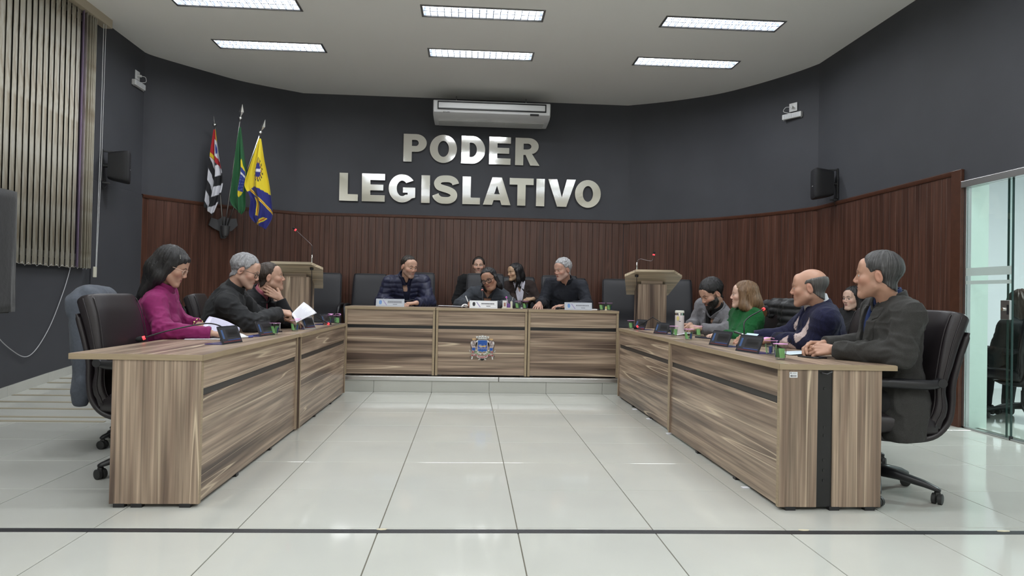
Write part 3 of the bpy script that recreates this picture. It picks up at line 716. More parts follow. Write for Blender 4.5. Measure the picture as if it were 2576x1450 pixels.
def text_mesh(txt,size,ext=.0005,align='CENTER',bold=0):
    cu=bpy.data.curves.new('text','FONT'); cu.body=txt; cu.size=size; cu.extrude=ext; cu.align_x=align; cu.align_y='CENTER'; cu.offset=bold
    o=bpy.data.objects.new('tmp',cu); COL.objects.link(o); dg=bpy.context.evaluated_depsgraph_get()
    me=bpy.data.meshes.new_from_object(o.evaluated_get(dg)); bpy.data.objects.remove(o); bpy.data.curves.remove(cu); return me
LH=.398
def letters(word,ext,z0,px0,X0,kx,order):
    seen={}
    for i,(ch,(a,b_)) in enumerate(zip(word,ext)):
        xa=X0+kx*(800+a/3.22-px0); xb=X0+kx*(800+b_/3.22-px0); w=(xb-xa)/LH
        me=curve_mesh([[(x*LH,y*LH) for x,y in lp] for lp in glyph(ch,w)],.008,'sign_letter'); me.materials.append(CHROME)
        o=bpy.data.objects.new('sign_letter',me); COL.objects.link(o)
        y=10.15+.02*(xa+2.42)/4.71-.022
        o.location=(xa,y,z0+.0*i); o.rotation_euler=(PI/2+random.uniform(.018,.030),random.uniform(-.004,.004),random.uniform(-.02,.02))
        n=word.count(ch); seen[ch]=seen.get(ch,0)+1
        which='' if n==1 else ('first ' if seen[ch]==1 else 'second ')
        tag(o,f'{which}polished steel letter {ch} in the {order} word {word} on the wall','letter','steel letters of the wall sign')
letters('PODER',[(697,882),(907,1125),(1160,1352),(1385,1560),(1597,1797)],2.932,1016,-.984,.005768,'upper')
letters('LEGISLATIVO',[(180,327),(358,540),(570,785),(830,898),(930,1118),(1160,1302),(1327,1550),(1540,1735),(1757,1825),(1855,2080),(2075,2288)],2.342,855,-1.884,.005771,'lower')

# ------------------------------------------------------------------ air conditioner hung below the ceiling
ac=empty('air_conditioner',(.265,9.8,3.46),0,'white ceiling hung split air conditioner above the steel lettering','air conditioner')
hw=.80; b=MB(); R=[]
ACW=mat('ac_white',(.86,.87,.88),.28,spec=.5); 
prof=[(-.30,.205),(-.315,.19),(-.32,.10),(-.30,.045),(-.22,.012),(.0,0),(.28,.0),(.30,.02),(.30,.205)]
b.rings([[(s*hw*f,y*g,z) for y,z in prof] for s,f,g in ((-1,1,.93),(-1,.985,1),(1,.985,1),(1,1,.93))]).build('body',ACW,ac,auto=True)
MB().box((-.74,-.328,.075),(.74,-.315,.19),.004).build('outlet_frame',PLASTIC,ac)
MB().box((-.725,-.337,.092),(.722,-.326,.168),.006).build('outlet_flap',ACW,ac)
for x0,x1 in ((-.74,-.20),(-.195,.20),(.205,.74)): box('intake_panel',(x0,-.02,-.006),(x1,.27,.001),mat('ac_panel',(.66,.67,.66),.4),ac,.002)
me=text_mesh('ELGIN',.032,.0006,bold=.0006); me.materials.append(INK); o=link('brand_mark',me,ac); o.location=(-.62,-.306,.045); o.rotation_euler=(PI/2-.55,0,0)
MB().box((.52,-.309,.03),(.64,-.295,.056)).build('display',PLASTIC,ac)
for x in(-.5,.5): MB().cyl((x,.22,.2),(x,.22,.41),.008,n=8).build('hanger_rod',STEELP,ac)

# ------------------------------------------------------------------ wall speakers and emergency lights
def speaker(loc,rz,label):
    t=empty('wall_speaker',loc,rz,label,'speaker','wall speakers'); G=mat('speaker_grille',(.014,.014,.017),.6,bump=.3,bscale=600); Kb=mat('speaker_body',(.008,.008,.010),.55)
    b=MB(); R=[]
    for y,w,h in ((.06,.075,.135),(.11,.085,.15),(.20,.10,.165),(.245,.105,.172),(.25,.104,.170)): R.append(superell((0,-y,0),(1,0,0),(0,0,1),w,h,9,28))
    b.rings(R).build('cabinet',Kb,t,auto=True)
    b=MB(); R=[]
    for y,w,h in ((.25,.104,.170),(.262,.102,.168),(.268,.092,.158)): R.append(superell((0,-y,0),(1,0,0),(0,0,1),w,h,9,28))
    b.rings(R).build('grille',G,t,auto=True)
    box('badge',(-.012,-.2705,-.03),(.012,-.268,-.022),GREYP,t)
    br=box('bracket',(-.02,-.012,-.17),(.02,0,.17),PLASTIC,t,.002); box('bracket_arm',(-.012,-.08,-.19),(.012,-.006,-.175),PLASTIC,t); box('bracket_arm',(-.012,-.10,.145),(.012,-.006,.16),PLASTIC,t)
    MB().cyl((0,-.06,0),(0,-.012,0),.02).build('joint',PLASTIC,t)
    MB().tube(catmull([(.02,-.03,-.14),(.03,-.05,-.2),(.015,-.02,-.25),(.0,-.005,-.22)],6),.003,6).build('cable',PLASTIC,t)
speaker((XL+.016,7.70,2.33),PI/2+.38,'black wall speaker on the left wall beside the vertical blind')
speaker((XR-.002,7.62,2.36),-PI/2-.22,'black wall speaker on the right wall above the wood panelling')
def emergency(loc,rz,label,mirror=1):
    t=empty('emergency_light',loc,rz,label,'emergency light','emergency lights')
    box('outlet_plate',(-.055,-.008,.04),(.055,0,.145),WHITEP,t,.003)
    MB().cyl((0,-.008,.09),(0,-.05,.085),.014,n=10).build('plug',WHITEP,t)
    b=box('lamp_body',(-.13,-.045,-.05),(.13,0,.015),WHITEP,t,.006)
    for x in np.linspace(-.10,.10,9): box('lens_rib',(x-.008,-.049,-.04),(x+.008,-.044,.006),mat('lamp_lens',(.62,.63,.66),.3),b)
    for s in(-1,1): MB().cyl((s*.12,-.02,-.05),(s*.12,-.02,-.06),.007,n=8).build('foot_screw',GREYP,t)
    MB().tube(catmull([(0,-.05,.085),(-.06*mirror,-.07,.09),(-.10*mirror,-.06,.05),(-.04*mirror,-.05,.02),(0,-.03,.012)],6),.0035,6).build('cord',WHITEP,t)
emergency((XL+.001,8.46,3.44),PI/2,'white emergency light plugged in high on the left wall',-1)
emergency((3.975,8.43,3.345),-PI/2+.55,'white emergency light plugged in high on the right curved wall',1)

# ------------------------------------------------------------------ flags in a wall bracket
bk=empty('flag_bracket',(-3.27,9.47,1.85),.83,'grey metal wall bracket holding the three flag poles','bracket')
GM=mat('dull_grey_metal',(.12,.12,.125),.45,.6)
b=MB()
pl=q_arc(0,0,.15,.1,0,360,24)
MB().prism([(-.2,.02),(-.17,.12),(-.08,.10),(0,.15),(.1,.13),(.18,.14),(.2,.05),(.12,-.03),(.06,-.05),(.03,-.14),(-.03,-.14),(-.05,-.05),(-.13,-.02)],lambda p:(p[0],0,p[1]),lambda p:(p[0],-.02,p[1])).build('crest_plate',GM,bk)
MB().lathe([(.035,-.11),(.05,-.07),(.055,.0),(.06,.02)],(0,-.07,0),12).build('pole_cup',GM,bk,auto=True)
box('bracket_neck',(-.02,-.07,-.13),(.02,0,-.08),GM,bk,.004)
def flag_obj(name,label,base,top,finial,L_,R_,rows,colf,folds,depth,ph):
    """base/top pole ends; L_,R_ world polylines of the hanging cloth edges (left and right); cloth has depth folds"""
    t=empty(name,base,0,label,'flag','flags on poles'); B=Vector(base); T_=Vector(top)
    MB().cyl((0,0,0),T_-B,.0095,n=10).build('pole',STEELP,t,smooth=True)
    d=(T_-B).normalized(); e=T_-B
    MB().tube([e,e+d*.01,e+d*.02,e+d*.035,e+d*.045],[.012,.028,.03,.02,.011],12).build('knob',STEELP,t,smooth=True)
    if finial:
        a=Vector((1,0,0)); R=[[e+d*s+a*(w*math.cos(q))+d.cross(a)*(w*.35*math.sin(q)) for q in (0,PI/2,PI,3*PI/2)] for s,w in ((.045,.006),(.06,.012),(.10,.032),(.20,.002))]
        MB().rings(R).build('spear_finial',STEELP,t)
    else: MB().cyl(e+d*.045,e+d*.13,.004,.001,8).build('spike',STEELP,t)
    nx,ny=84,130; V=[];F=[];C=[]
    Lp=catmull(L_,10); Rp=catmull(R_,10)
    def samp(P,t_): f=t_*(len(P)-1); i=min(int(f),len(P)-2); return P[i].lerp(P[i+1],f-i)
    for j in range(ny+1):
        v=j/ny; l,r=samp(Lp,v),samp(Rp,v); ac_=(r-l); nrm=Vector((ac_.y,-ac_.x,0)); nrm=nrm.normalized() if nrm.length>1e-5 else Vector((.6,-.8,0))
        for i in range(nx+1):
            u=i/nx; wob=depth*min(1,v*3+.15)*(math.sin(u*folds*2*PI+ph+v*1.2)+.35*math.sin(u*folds*4.7*PI+2*ph-v*2))
            p=l.lerp(r,u)+nrm*wob-B; V.append(tuple(p)); C.append(colf(u,v))
    W_=nx+1
    for j in range(ny):
        for i in range(nx): F.append((j*W_+i,j*W_+i+1,(j+1)*W_+i+1,(j+1)*W_+i))
    me=bpy.data.meshes.new('cloth'); me.from_pydata(V,[],F); at=me.color_attributes.new('Col','FLOAT_COLOR','POINT'); at.data.foreach_set('color',np.array(C,dtype=np.float32).ravel())
    me.polygons.foreach_set('use_smooth',[True]*len(F)); o=link('cloth',me,t,mat('flag_cloth',(1,1,1),.75,vcol=True,sheen=.1))
    md=o.modifiers.new('thick','SOLIDIFY'); md.thickness=.003
    return t
K,Wh,Rd,Yl,Gr,Bl,Nb=(srgb(22,22,26),srgb(205,205,212),srgb(165,22,32),srgb(212,190,30),srgb(18,82,42),srgb(28,48,128),srgb(24,28,108))
def c_sp(u,v):
    if v<.36:
        if u<.42: return Rd if not (u<.3 and v>.30 and v<.35) else Yl
        if v<.12: return Rd if u<.7 else Yl
        if v<.28: return Bl if (u-.62)**2*3+(v-.2)**2*14<.03 else Wh
        return Rd
    s=v*7.6+(u-.5)*1.9*(1 if u>.45 else -1.4)
    return Wh if int(math.floor(s))%2 else K
def c_br(u,v):
    cu=abs(u-.60)/.23
    if .28<v<.69 and cu<1 and abs(v-.485)/.205+cu*.35<1:
        if abs(v-.49)<.135 and cu<.92:
            if abs(v-.415-(.02*(u-.6)))<.012: return Wh
            if v>.45 and (int(u*90)*7+int(v*120)*13)%29==0: return Wh
            return Bl
        return Yl
    return Gr
def c_mu(u,v):
    b_=.44+.10*(u<.35)*(.35-u)*4
    if v<b_+.06*u:
        du,dv=(u-.55)/.22,(v-.30)/.095; r=du*du+dv*dv
        if r<.42: return Nb if not abs(dv)<.14 else Wh
        if r<.75: return Yl if (int((math.atan2(dv,du)+4)*4)%2) else srgb(120,60,25)
        if r<1.15 and (int((math.atan2(dv,du)+4)*5)%2): return srgb(40,40,30)
        return Yl
    for k,(c,sl) in enumerate(((.46,.22),(.0,0))):
        q=v-c-sl*u
        if k==0 and 0<q<.05 and u>.15: return Rd if .018<q<.032 else Yl
    q=u-.24-.10*(v-.55)
    if .60<v<.82 and 0<q<.16: return Rd if .06<q<.10 else Yl
    q=v-.98+.38*(u-.2)
    if v>.82 and 0<q<.07: return Rd if .025<q<.045 else Yl
    return Nb
def W(px,py,Y): # picture point at depth Y -> place (only a unit conversion used while measuring)
    a=(px-1288)/1759.89; b_=(725-py)/1759.89; d=_f+_r2*a+_u2*b_; return Vector((0,0,CAM_H))+d*(Y/d.y)
cup=Vector((-3.215,9.40,1.88))
fy=9.16
flag_obj('state_flag','black and white striped state flag with a red corner, leftmost of the three',cup+Vector((-.03,0,0)),W(540,318,9.2),False,
   [W(538,326,fy),W(530,390,fy),W(522,460,fy),W(514,520,fy)],[W(542,326,fy),W(552,400,fy),W(562,455,fy),W(553,500,fy),W(536,545,fy)],0,c_sp,2.0,.028,.5)
flag_obj('national_flag','green Brazilian flag with yellow diamond and blue disc, middle of the three',cup,W(604,302,9.1),True,
   [W(602,320,fy-.08),W(596,370,fy-.08),W(588,440,fy-.08),W(581,505,fy-.08),W(598,530,fy-.08)],[W(606,320,fy-.08),W(614,390,fy-.08),W(622,450,fy-.08),W(617,480,fy-.08),W(616,525,fy-.08),W(606,540,fy-.08)],0,c_br,1.6,.03,1.2)
flag_obj('town_flag','yellow and blue town flag with a crest, rightmost of the three',cup+Vector((.03,0,0)),W(654,338,9.05),True,
   [W(652,348,fy-.12),W(640,385,fy-.12),W(622,440,fy-.12),W(616,468,fy-.12),W(630,500,fy-.12),W(627,540,fy-.12),W(640,560,fy-.12)],[W(657,350,fy-.12),W(664,400,fy-.12),W(676,460,fy-.12),W(684,520,fy-.12),W(684,550,fy-.12),W(668,578,fy-.12)],0,c_mu,1.5,.035,2.1)

# ------------------------------------------------------------------ coat of arms on the middle front desk
em=empty('coat_of_arms',(.155,7.424,.47),0,'metal coat of arms with blue shield, crown and red ribbon on the middle desk','emblem')
M_=lambda n,c,r=.35,mt=.0: mat(n,c,r,mt)
SIL=mat('emblem_silver',(.60,.60,.58),.3,.7); BLU=M_('emblem_blue',srgb(24,82,165)); REDE=M_('emblem_red',srgb(150,32,36)); GLD=mat('emblem_gold',(.55,.38,.12),.35,.5); EW=M_('emblem_white',(.72,.72,.70)); EG=M_('emblem_green',(.03,.22,.08)); EB=M_('emblem_black',(.01,.01,.01)); TAN=M_('emblem_tan',(.55,.36,.18)); PNK=M_('emblem_grey_pink',(.42,.35,.34))
def EP(px,py): return ((px-862)*.000262*1.05, (770-py)*.000262*1.05)   # measured drawing units -> metres
def plate(name,pts,m,d,par=None,th=.004):
    P=[EP(*p) for p in pts]; return MB().prism(P,lambda p:(p[0],-d-th,p[1]),lambda p:(p[0],-d+.001,p[1])).build(name,m,par or em)
shd=[(668,490),(690,480),(862,468),(1035,480),(1058,490),(1058,880),(1040,915),(990,925),(910,925),(862,958),(815,925),(735,925),(690,915),(668,880)]
sh=plate('shield_rim',shd,SIL,.004)
ins=[(862+(x-862)*.92,700+(y-700)*.94) for x,y in shd]
plate('shield_field',ins,BLU,.008,sh,.002)
plate('wave_band',[(684,680),(1040,680),(1040,800),(1000,815),(950,800),(900,815),(862,800),(820,815),(770,800),(720,815),(684,805)],M_('emblem_wave',srgb(60,84,170)),.010,sh,.001)
plate('wave_line',[(684,808),(720,818),(770,803),(820,818),(862,803),(900,818),(950,803),(1000,818),(1040,803),(1040,815),(1000,830),(950,815),(900,830),(862,815),(820,830),(770,815),(720,830),(684,820)],SIL,.0105,sh,.001)
plate('boat',[(695,685),(820,700),(960,690),(1020,668),(990,740),(940,752),(760,745)],GLD,.011,sh,.002)
for x in (735,770,805,925): plate('oar',[(x-8,645),(x+2,645),(x+50,780),(x+36,782)],SIL,.0125,sh,.001)
for k in range(5):
    x=640+ (k+.5)*88; cx=862; lean=(x-862)*.32
    tw=plate('crown_tower',[(x-32,420-abs(k-2)*-2),(x+32,420),(x+44+lean*.6,330+abs(k-2)*16),(x+40+lean*.7,292+abs(k-2)*20),(x+18+lean*.7,310+abs(k-2)*18),(x+lean*.7,285+abs(k-2)*20),(x-18+lean*.7,310+abs(k-2)*18),(x-40+lean*.7,292+abs(k-2)*20),(x-44+lean*.6,330+abs(k-2)*16)],EW,.004)
    plate('gate',[(x-14,415),(x+14,415),(x+12+lean*.3,372),(x-12+lean*.3,372)],EB,.008,tw,.001)
plate('crown_band',[(690,415),(862,400),(1035,415),(1030,455),(862,440),(695,455)],SIL,.006)
for s in(-1,1):
    X=lambda v:862+s*(v-862)
    f=plate('supporter_figure',[(X(590),500),(X(520),500),(X(455),520),(X(405),560),(X(400),640),(X(430),720),(X(450),780),(X(445),900),(X(440),1000),(X(520),1000),(X(560),900),(X(585),880),(X(600),770),(X(590),700),(X(600),600),(X(660),560),(X(690),500),(X(660),490),(X(610),560)],PNK,.003)
    plate('hat',[(X(455),440),(X(480),418),(X(530),412),(X(590),420),(X(608),445),(X(590),478),(X(560),470),(X(530),500),(X(500),490),(X(470),480)],TAN,.006,f)
    plate('sleeve',[(X(600),545),(X(655),555),(X(690),500),(X(665),485),(X(610),530)],EW,.006,f)
    plate('sleeve',[(X(455),530),(X(425),560),(X(420),640),(X(450),640),(X(462),580)],EW,.006,f)
    plate('strap',[(X(490),520),(X(505),510),(X(580),690),(X(565),700)],EB,.0065,f,.001)
    plate('belt',[(X(470),675),(X(580),690),(X(580),705),(X(470),690)],EB,.0065,f,.001)
    plate('breeches',[(X(460),780),(X(590),780),(X(578),880),(X(470),880)],BLU,.006,f)
    plate('sash',[(X(490),885),(X(520),960),(X(460),970)],REDE,.007,f)
    plate('boot',[(X(470),1100),(X(498),1100),(X(490),1200),(X(465),1235),(X(440),1200)],EW,.004,f)
    for k in range(5): plate('leaf',[(X(440),925),(X(430),935),(X(350+k*6),870+k*28),(X(362+k*4),862+k*28)],SIL,.003,f,.002)
    cn=plate('cane_bundle',[(X(560),970),(X(590),900),(X(620),905),(X(830),1050),(X(790),1075),(X(700),1050)],M_('emblem_sage',(.35,.36,.25)),.003)
    plate('cane_leaf',[(X(580),935),(X(615),920),(X(625),950),(X(590),965)],EG,.0075,cn,.001)
    for cx,cy in ((620,875),(688,940),(735,985),(795,1015)): plate('cotton_boll',[(X(cx+28*math.cos(a)),cy+26*math.sin(a)) for a in np.linspace(0,2*PI,10)[:-1]],EW,.008,cn,.003)
    plate('pipe_end',[(X(780),1185),(X(705),1225),(X(725),1255),(X(800),1210)],SIL,.003)
    rb=plate('ribbon_end',[(X(395),1060),(X(440),1060),(X(520),1005),(X(600),1000),(X(670),1050),(X(665),1115),(X(600),1085),(X(520),1085),(X(410),1140),(X(430),1095)],SIL,.008)
    plate('ribbon_face',[(X(412),1066),(X(445),1068),(X(522),1016),(X(596),1012),(X(655),1052),(X(652),1098),(X(602),1074),(X(520),1074),(X(432),1120),(X(445),1095)],REDE,.0125,rb,.001)
rb=plate('ribbon_middle',[(660,1060),(862,1085),(1060,1060),(1055,1150),(960,1178),(862,1185),(765,1178),(665,1150)],SIL,.010)
plate('ribbon_face',[(676,1074),(862,1098),(1044,1074),(1040,1138),(955,1164),(862,1170),(770,1164),(682,1138)],REDE,.0145,rb,.001)
plate('cog_wheel',[(862+(75 if k%2 else 62)*math.cos(a),1200+(75 if k%2 else 62)*math.sin(a)) for k,a in enumerate(np.linspace(0,2*PI,37)[:-1])],EB,.003)
for txt,px,py,sz,ro in (('1693',548,1040,.0165,.10),('1797',1170,1040,.0165,-.10),('PORTO FELIZ',862,1128,.0165,0)):
    me=text_mesh(txt,sz,.0004,bold=.0003); me.materials.append(EW); o=link('motto_lettering',me,rb); x,z=EP(px,py); o.location=(x,-.0165,z); o.rotation_euler=(PI/2,-ro,0)
# ------------------------------------------------------------------ things on the desks
CUPM=glass('clear_plastic',(.93,.95,.94)); WATER=glass('water',(.90,.95,.93))
GRN=mat('green_print',srgb(118,170,108),.45); PINK=mat('pink_foil',srgb(226,160,214),.35); NAVYP=mat('navy_print',srgb(40,52,110),.5)
def cup(loc,rz,label,lid='shut',h=.082,lidm=None):
    t=empty('water_cup',loc,rz,label,'cup','sealed water cups')
    rb_,rt=.0235,.0335; rr=lambda z: rb_+(rt-rb_)*z/h
    MB().lathe([(rb_*.9,0),(rb_,.002),(rr(h*.8),h*.8),(rr(h*.82)+.001,h*.82),(rt,h-.003),(rt+.0035,h-.001),(rt+.0035,h)],n=24,caps=False).build('cup_wall',CUPM,t,smooth=True)
    MB().lathe([(rb_*.96,.003),(rr(h*.72)-.0012,h*.72)],n=24).build('water',WATER,t)
    b=MB()
    def patch(a0,a1,a2,a3,z0,z1,n=7):
        V=[];F=[]
        for k in range(n+1):
            f=k/n
            for z,lo,hi in ((z0,a0,a1),(z1,a2,a3)):
                q=lo+(hi-lo)*f; r=rr(z)+.0005; V.append((r*math.cos(q),r*math.sin(q),z))
        for k in range(n): F.append((2*k,2*k+2,2*k+3,2*k+1))
        return V,F
    for base in (-PI/2-1.0,PI/2-1.0): MB().add(*patch(base,base+1.25,base-.2,base+.75,h*.14,h*.74)).build('green_print',GRN,t)
    for base in (-PI/2+.65,PI/2+.65): MB().add(*patch(base,base+.5,base,base+.45,h*.16,h*.62)).build('navy_print',NAVYP,t)
    if lid=='shut': MB().lathe([(rt+.004,h),(rt+.0045,h+.001),(rt+.004,h+.002)],n=24).build('foil_lid',lidm or PINK,t)
    else:
        MB().lathe([(rt+.0045,h),(rt+.0045,h+.0015),(rt-.002,h+.0018)],n=24,caps=False).build('foil_rim',PINK,t)
        b=MB(); pts=q_arc(0,0,.03,.03,0,340,18)
        if lid=='flap': b.prism(pts,lambda p:(rt+.002+.004*math.cos(p[0]*60),p[0],h-.028+p[1]),lambda p:(rt+.003+.004*math.cos(p[0]*60),p[0],h-.028+p[1]))
        else: b.prism(pts,lambda p:(p[0]*.9+.02,p[1],h+.006+abs(p[0])*.35),lambda p:(p[0]*.9+.02,p[1],h+.007+abs(p[0])*.35))
        b.build('foil_lid',mat('foil_white',(.7,.68,.7),.4) if lid=='flap' else PINK,t)
    return t
ZS=.7155; ZF=.8845
cup((-1.36,5.02,ZS),.3,'opened water cup on the near left desk with its foil lid folded down','flap')
cup((-1.335,5.50,ZS),.0,'green printed water cup on the left desks with its pink foil partly torn','torn')
cup((-1.36,6.92,ZS),.4,'open water cup at the far end of the left row, left of a pair','torn')
cup((-1.29,6.97,ZS),1.2,'open water cup at the far end of the left row, right of a pair','torn')
cup((1.64,6.98,ZS),.2,'sealed water cup at the far end of the right row','shut')
cup((1.70,5.70,ZS),.9,'sealed water cup beside the pale bottle on the far right desk')
cup((1.655,5.17,ZS),2.6,'large looking sealed water cup at the joint of the two right desks')
cup((1.93,5.78,ZS),.4,'water cup held by the bearded man in the grey blazer')
cup((1.71,3.86,ZS),1.7,'half empty water cup, rear one of the pair nearest the camera on the right','torn')
cup((1.628,3.56,ZS),.5,'sealed water cup nearest the camera on the right row')
cup((.535,7.60,ZF),0,'left sealed water cup of the pair on the middle front desk'); cup((.615,7.60,ZF),.0,'right sealed water cup of the pair on the middle front desk')
cup((1.455,7.58,ZF),0,'left sealed water cup of the pair on the right front desk'); cup((1.535,7.58,ZF),0,'right sealed water cup of the pair on the right front desk')
for x,y,lb,c in ((.575,7.575,'small black marker standing between the cups on the middle front desk',INK),(1.495,7.555,'small yellow and black marker between the cups on the right front desk',mat('marker_yellow',(.6,.55,.2),.5))):
    t=empty('marker',(x,y,ZF),0,lb,'marker'); MB().lathe([(.011,0),(.011,.045)],n=12).build('barrel',c,t); MB().lathe([(.0105,.045),(.009,.05),(.007,.085),(.003,.087)],n=12).build('cap',PLASTIC,t); MB().lathe([(.0113,.004),(.0113,.016)],n=12).build('label_band',WHITEP,t)

# name plates: L-shaped acrylic holders, dark backs on the side rows, white cards on the front desks
DARKC=mat('smoky_holder',(.035,.036,.042),.18); HBASE=mat('navy_base',srgb(46,50,110),.25)
def side_plate(loc,rz,label,bright=False,w=.25,h=.100):
    t=empty('name_plate',loc,rz,label,'name plate','name plates on the side rows')
    lean=.038
    f=lambda x,z,o=0:(x,-.02-z/h*-lean-o-.0,z)
    m=mat('painted_glare_holder',(.32,.32,.33),.08) if bright else DARKC  # lighter grey paints glare into the holder of the bright plate
    pts=q_arc(w/2-.008,h-.008,.008,.008,0,90,4)+q_arc(-w/2+.008,h-.008,.008,.008,90,180,4)+[(-w/2,0),(w/2,0)]
    MB().prism(pts,lambda p:f(p[0],p[1],.002),lambda p:f(p[0],p[1],-.002)).build('holder',m,t)
    MB().box((-w/2,-.02,0),(w/2,.085,.003)).build('base',HBASE,t)
    def flat(name,x0,x1,z0,z1,m_): return MB().add([f(x0,z0,.0026),f(x1,z0,.0026),f(x1,z1,.0026),f(x0,z1,.0026)],[(0,1,2,3)]).build(name,m_,t)
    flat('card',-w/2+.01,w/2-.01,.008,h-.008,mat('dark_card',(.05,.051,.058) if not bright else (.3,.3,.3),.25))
    def flat2(name,x0,x1,z0,z1,m_): return MB().add([f(x0,z0,.0032),f(x1,z0,.0032),f(x1,z1,.0032),f(x0,z1,.0032)],[(0,1,2,3)]).build(name,m_,t)
    flat2('crest_print',-w*.40,-w*.31,h*.30,h*.80,mat('crest_blue',srgb(62,92,140),.4)); flat2('name_field',-w*.16,w*.42,h*.35,h*.80,mat('name_field',(.022,.022,.024),.35))
    flat2('blue_rule',-w*.2,w*.44,h*.20,h*.235,mat('rule_blue',srgb(60,80,150),.4)); flat2('red_rule',-w*.42,w*.44,h*.11,h*.15,mat('rule_red',srgb(110,44,52),.4))
    b=MB(); x=-w*.08
    rg=random.Random(int(loc[1]*100))
    while x<w*.33:
        l=rg.uniform(.006,.016); b.add([f(x,h*.5,.0038),f(x+l,h*.5,.0038),f(x+l,h*.64,.0038),f(x,h*.64,.0038)],[(0,1,2,3)]); x+=l+.003
    b.build('name_print',EB,t); return t
side_plate((-1.372,4.13,ZS),PI/2-.12,'dark acrylic name plate beside the low microphone on the near left desk')
side_plate((-1.392,4.90,ZS),PI/2-.12,'dark acrylic name plate in front of the opened cup on the near left desk')
side_plate((-1.330,5.92,ZS),PI/2-.2,'name plate with painted bright glare on the far left desk',True,w=.22)
side_plate((-1.36,6.78,ZS),PI/2-.1,'dark name plate at the far end of the left row beside two cups')
side_plate((1.70,6.82,ZS),-PI/2+.3,'dark name plate at the far end of the right row beside a cup',w=.2)
side_plate((1.69,6.02,ZS),-PI/2+.35,'dark name plate with a pale printed name on the far right desk',w=.2)
side_plate((1.685,4.58,ZS),-PI/2+.15,'dark name plate in front of the light blue paper on the near right desk')
side_plate((1.665,4.05,ZS),-PI/2+.15,'dark name plate next to the two cups at the near end of the right row')
CARD=mat('white_card',(.74,.75,.76),.25); CARDG=mat('grey_card',(.50,.53,.58),.12)
def front_plate(x,label,grey):
    t=empty('desk_name_plate',(x,7.56,ZF),0,label,'name plate','name plates on the front desks'); w,h=.30,.082
    f=lambda a,z,o=0:(a,-.02+z*.28-o,z)
    m=CARDG if grey else CARD
    MB().prism([(-w/2,0),(w/2,0),(w/2,h),(-w/2,h)],lambda p:f(p[0],p[1],.002),lambda p:f(p[0],p[1],-.002)).build('card',m,t)
    MB().box((-w/2,-.02,0),(w/2,.06,.003)).build('base',CARD,t)
    def q(name,x0,x1,z0,z1,m_,o=.0026): return MB().add([f(x0,z0,o),f(x1,z0,o),f(x1,z1,o),f(x0,z1,o)],[(0,1,2,3)]).build(name,m_,t)
    b=MB(); 
    for (x0,x1,z0,z1) in ((-w/2+.01,w/2-.01,.008,.0095),(-w/2+.01,w/2-.01,h-.0095,h-.008),(-w/2+.01,-w/2+.0115,.008,h-.008),(w/2-.0115,w/2-.01,.008,h-.008)): b.add([f(x0,z0,.0026),f(x1,z0,.0026),f(x1,z1,.0026),f(x0,z1,.0026)],[(0,1,2,3)])
    b.build('border_print',mat('border_ink',(.10,.14,.2),.5),t)
    dk=mat('grey_print',(.16,.17,.2),.5) if grey else INK
    for a,c,z0,z1 in ((-.118,-.106,.03,.06),(-.10,-.088,.03,.06),(-.112,-.094,.022,.066)): q('crest_print',a,c,z0,z1,dk if not grey else mat('crest_pale',srgb(110,150,205),.4))
    MB().add([f(-.08,.066,.003),f(-.068,.066,.003),f(-.03,.014,.003),f(-.042,.014,.003)],[(0,3,2,1)]).build('ribbon_print',mat('ribbon_lilac',srgb(150,140,180),.5),t)
    q('rule_print',-.03,.128,.034,.0355,dk)
    b=MB(); a=-.035+.01; rg=random.Random(int(x*100)+5)
    while a<.115:
        l=rg.uniform(.004,.011); b.add([f(a,.044,.0026),f(a+l,.044,.0026),f(a+l,.056,.0026),f(a,.056,.0026)],[(0,1,2,3)]); a+=l+.0018
    b.build('name_print',dk,t); q('subtitle_print',.03,.075,.021,.027,dk)
    if grey==2: q('name_frame',-.028,.125,.038,.066,mat('name_frame',(.36,.38,.42),.3),.0022)
front_plate(-.838,'pale grey name plate in front of the man in the navy puffer jacket',2)
front_plate(.16,'white name plate with crest and dark print on the middle front desk',0)
front_plate(1.19,'pale grey name plate in front of the man in the black shirt',1)

# gooseneck desk microphones
def desk_mic(loc,rz,label,path,on=True,ring=RED,base=True):
    t=empty('desk_microphone',loc,rz,label,'microphone','gooseneck microphones')
    if base:
        MB().box((-.04,-.05,0),(.04,.05,.022),.008).build('base',PLASTIC,t); MB().lathe([(.012,.02),(.008,.045)],n=12).build('collar',PLASTIC,t)
    pp=catmull(path,10); MB().tube(pp,.0042,7).build('gooseneck',PLASTIC,t,smooth=True)
    e=pp[-1]; d=(pp[-1]-pp[-3]).normalized()
    MB().tube([e-d*.001,e+d*.012],[.0105,.0115],12).build('light_ring',ring,t)
    MB().tube([e+d*.012,e+d*.018,e+d*.04,e+d*.05],[.0125,.016,.015,.007],12).build('foam_head',FOAM,t,smooth=True)
desk_mic((-1.43,4.30,ZS),0,'gooseneck microphone lying low over the near left desk with a lit red ring',[(0,0,.03),(-.02,-.02,.075),(-.08,-.05,.105),(-.16,-.08,.10),(-.32,-.13,.06),(-.42,-.16,.025)])
desk_mic((-1.55,6.30,ZS),0,'gooseneck microphone arched over the far left desk towards the desk edge',[(0,0,.03),(.02,.05,.08),(.06,.12,.112),(.11,.2,.11),(.16,.28,.07),(.225,.42,.012)])
desk_mic((1.90,6.62,ZS),0,'gooseneck microphone bent in a peak at the far end of the right row',[(0,0,.03),(-.02,.02,.06),(-.11,.07,.125),(-.115,.08,.125),(-.19,.13,.07),(-.235,.17,.035)])
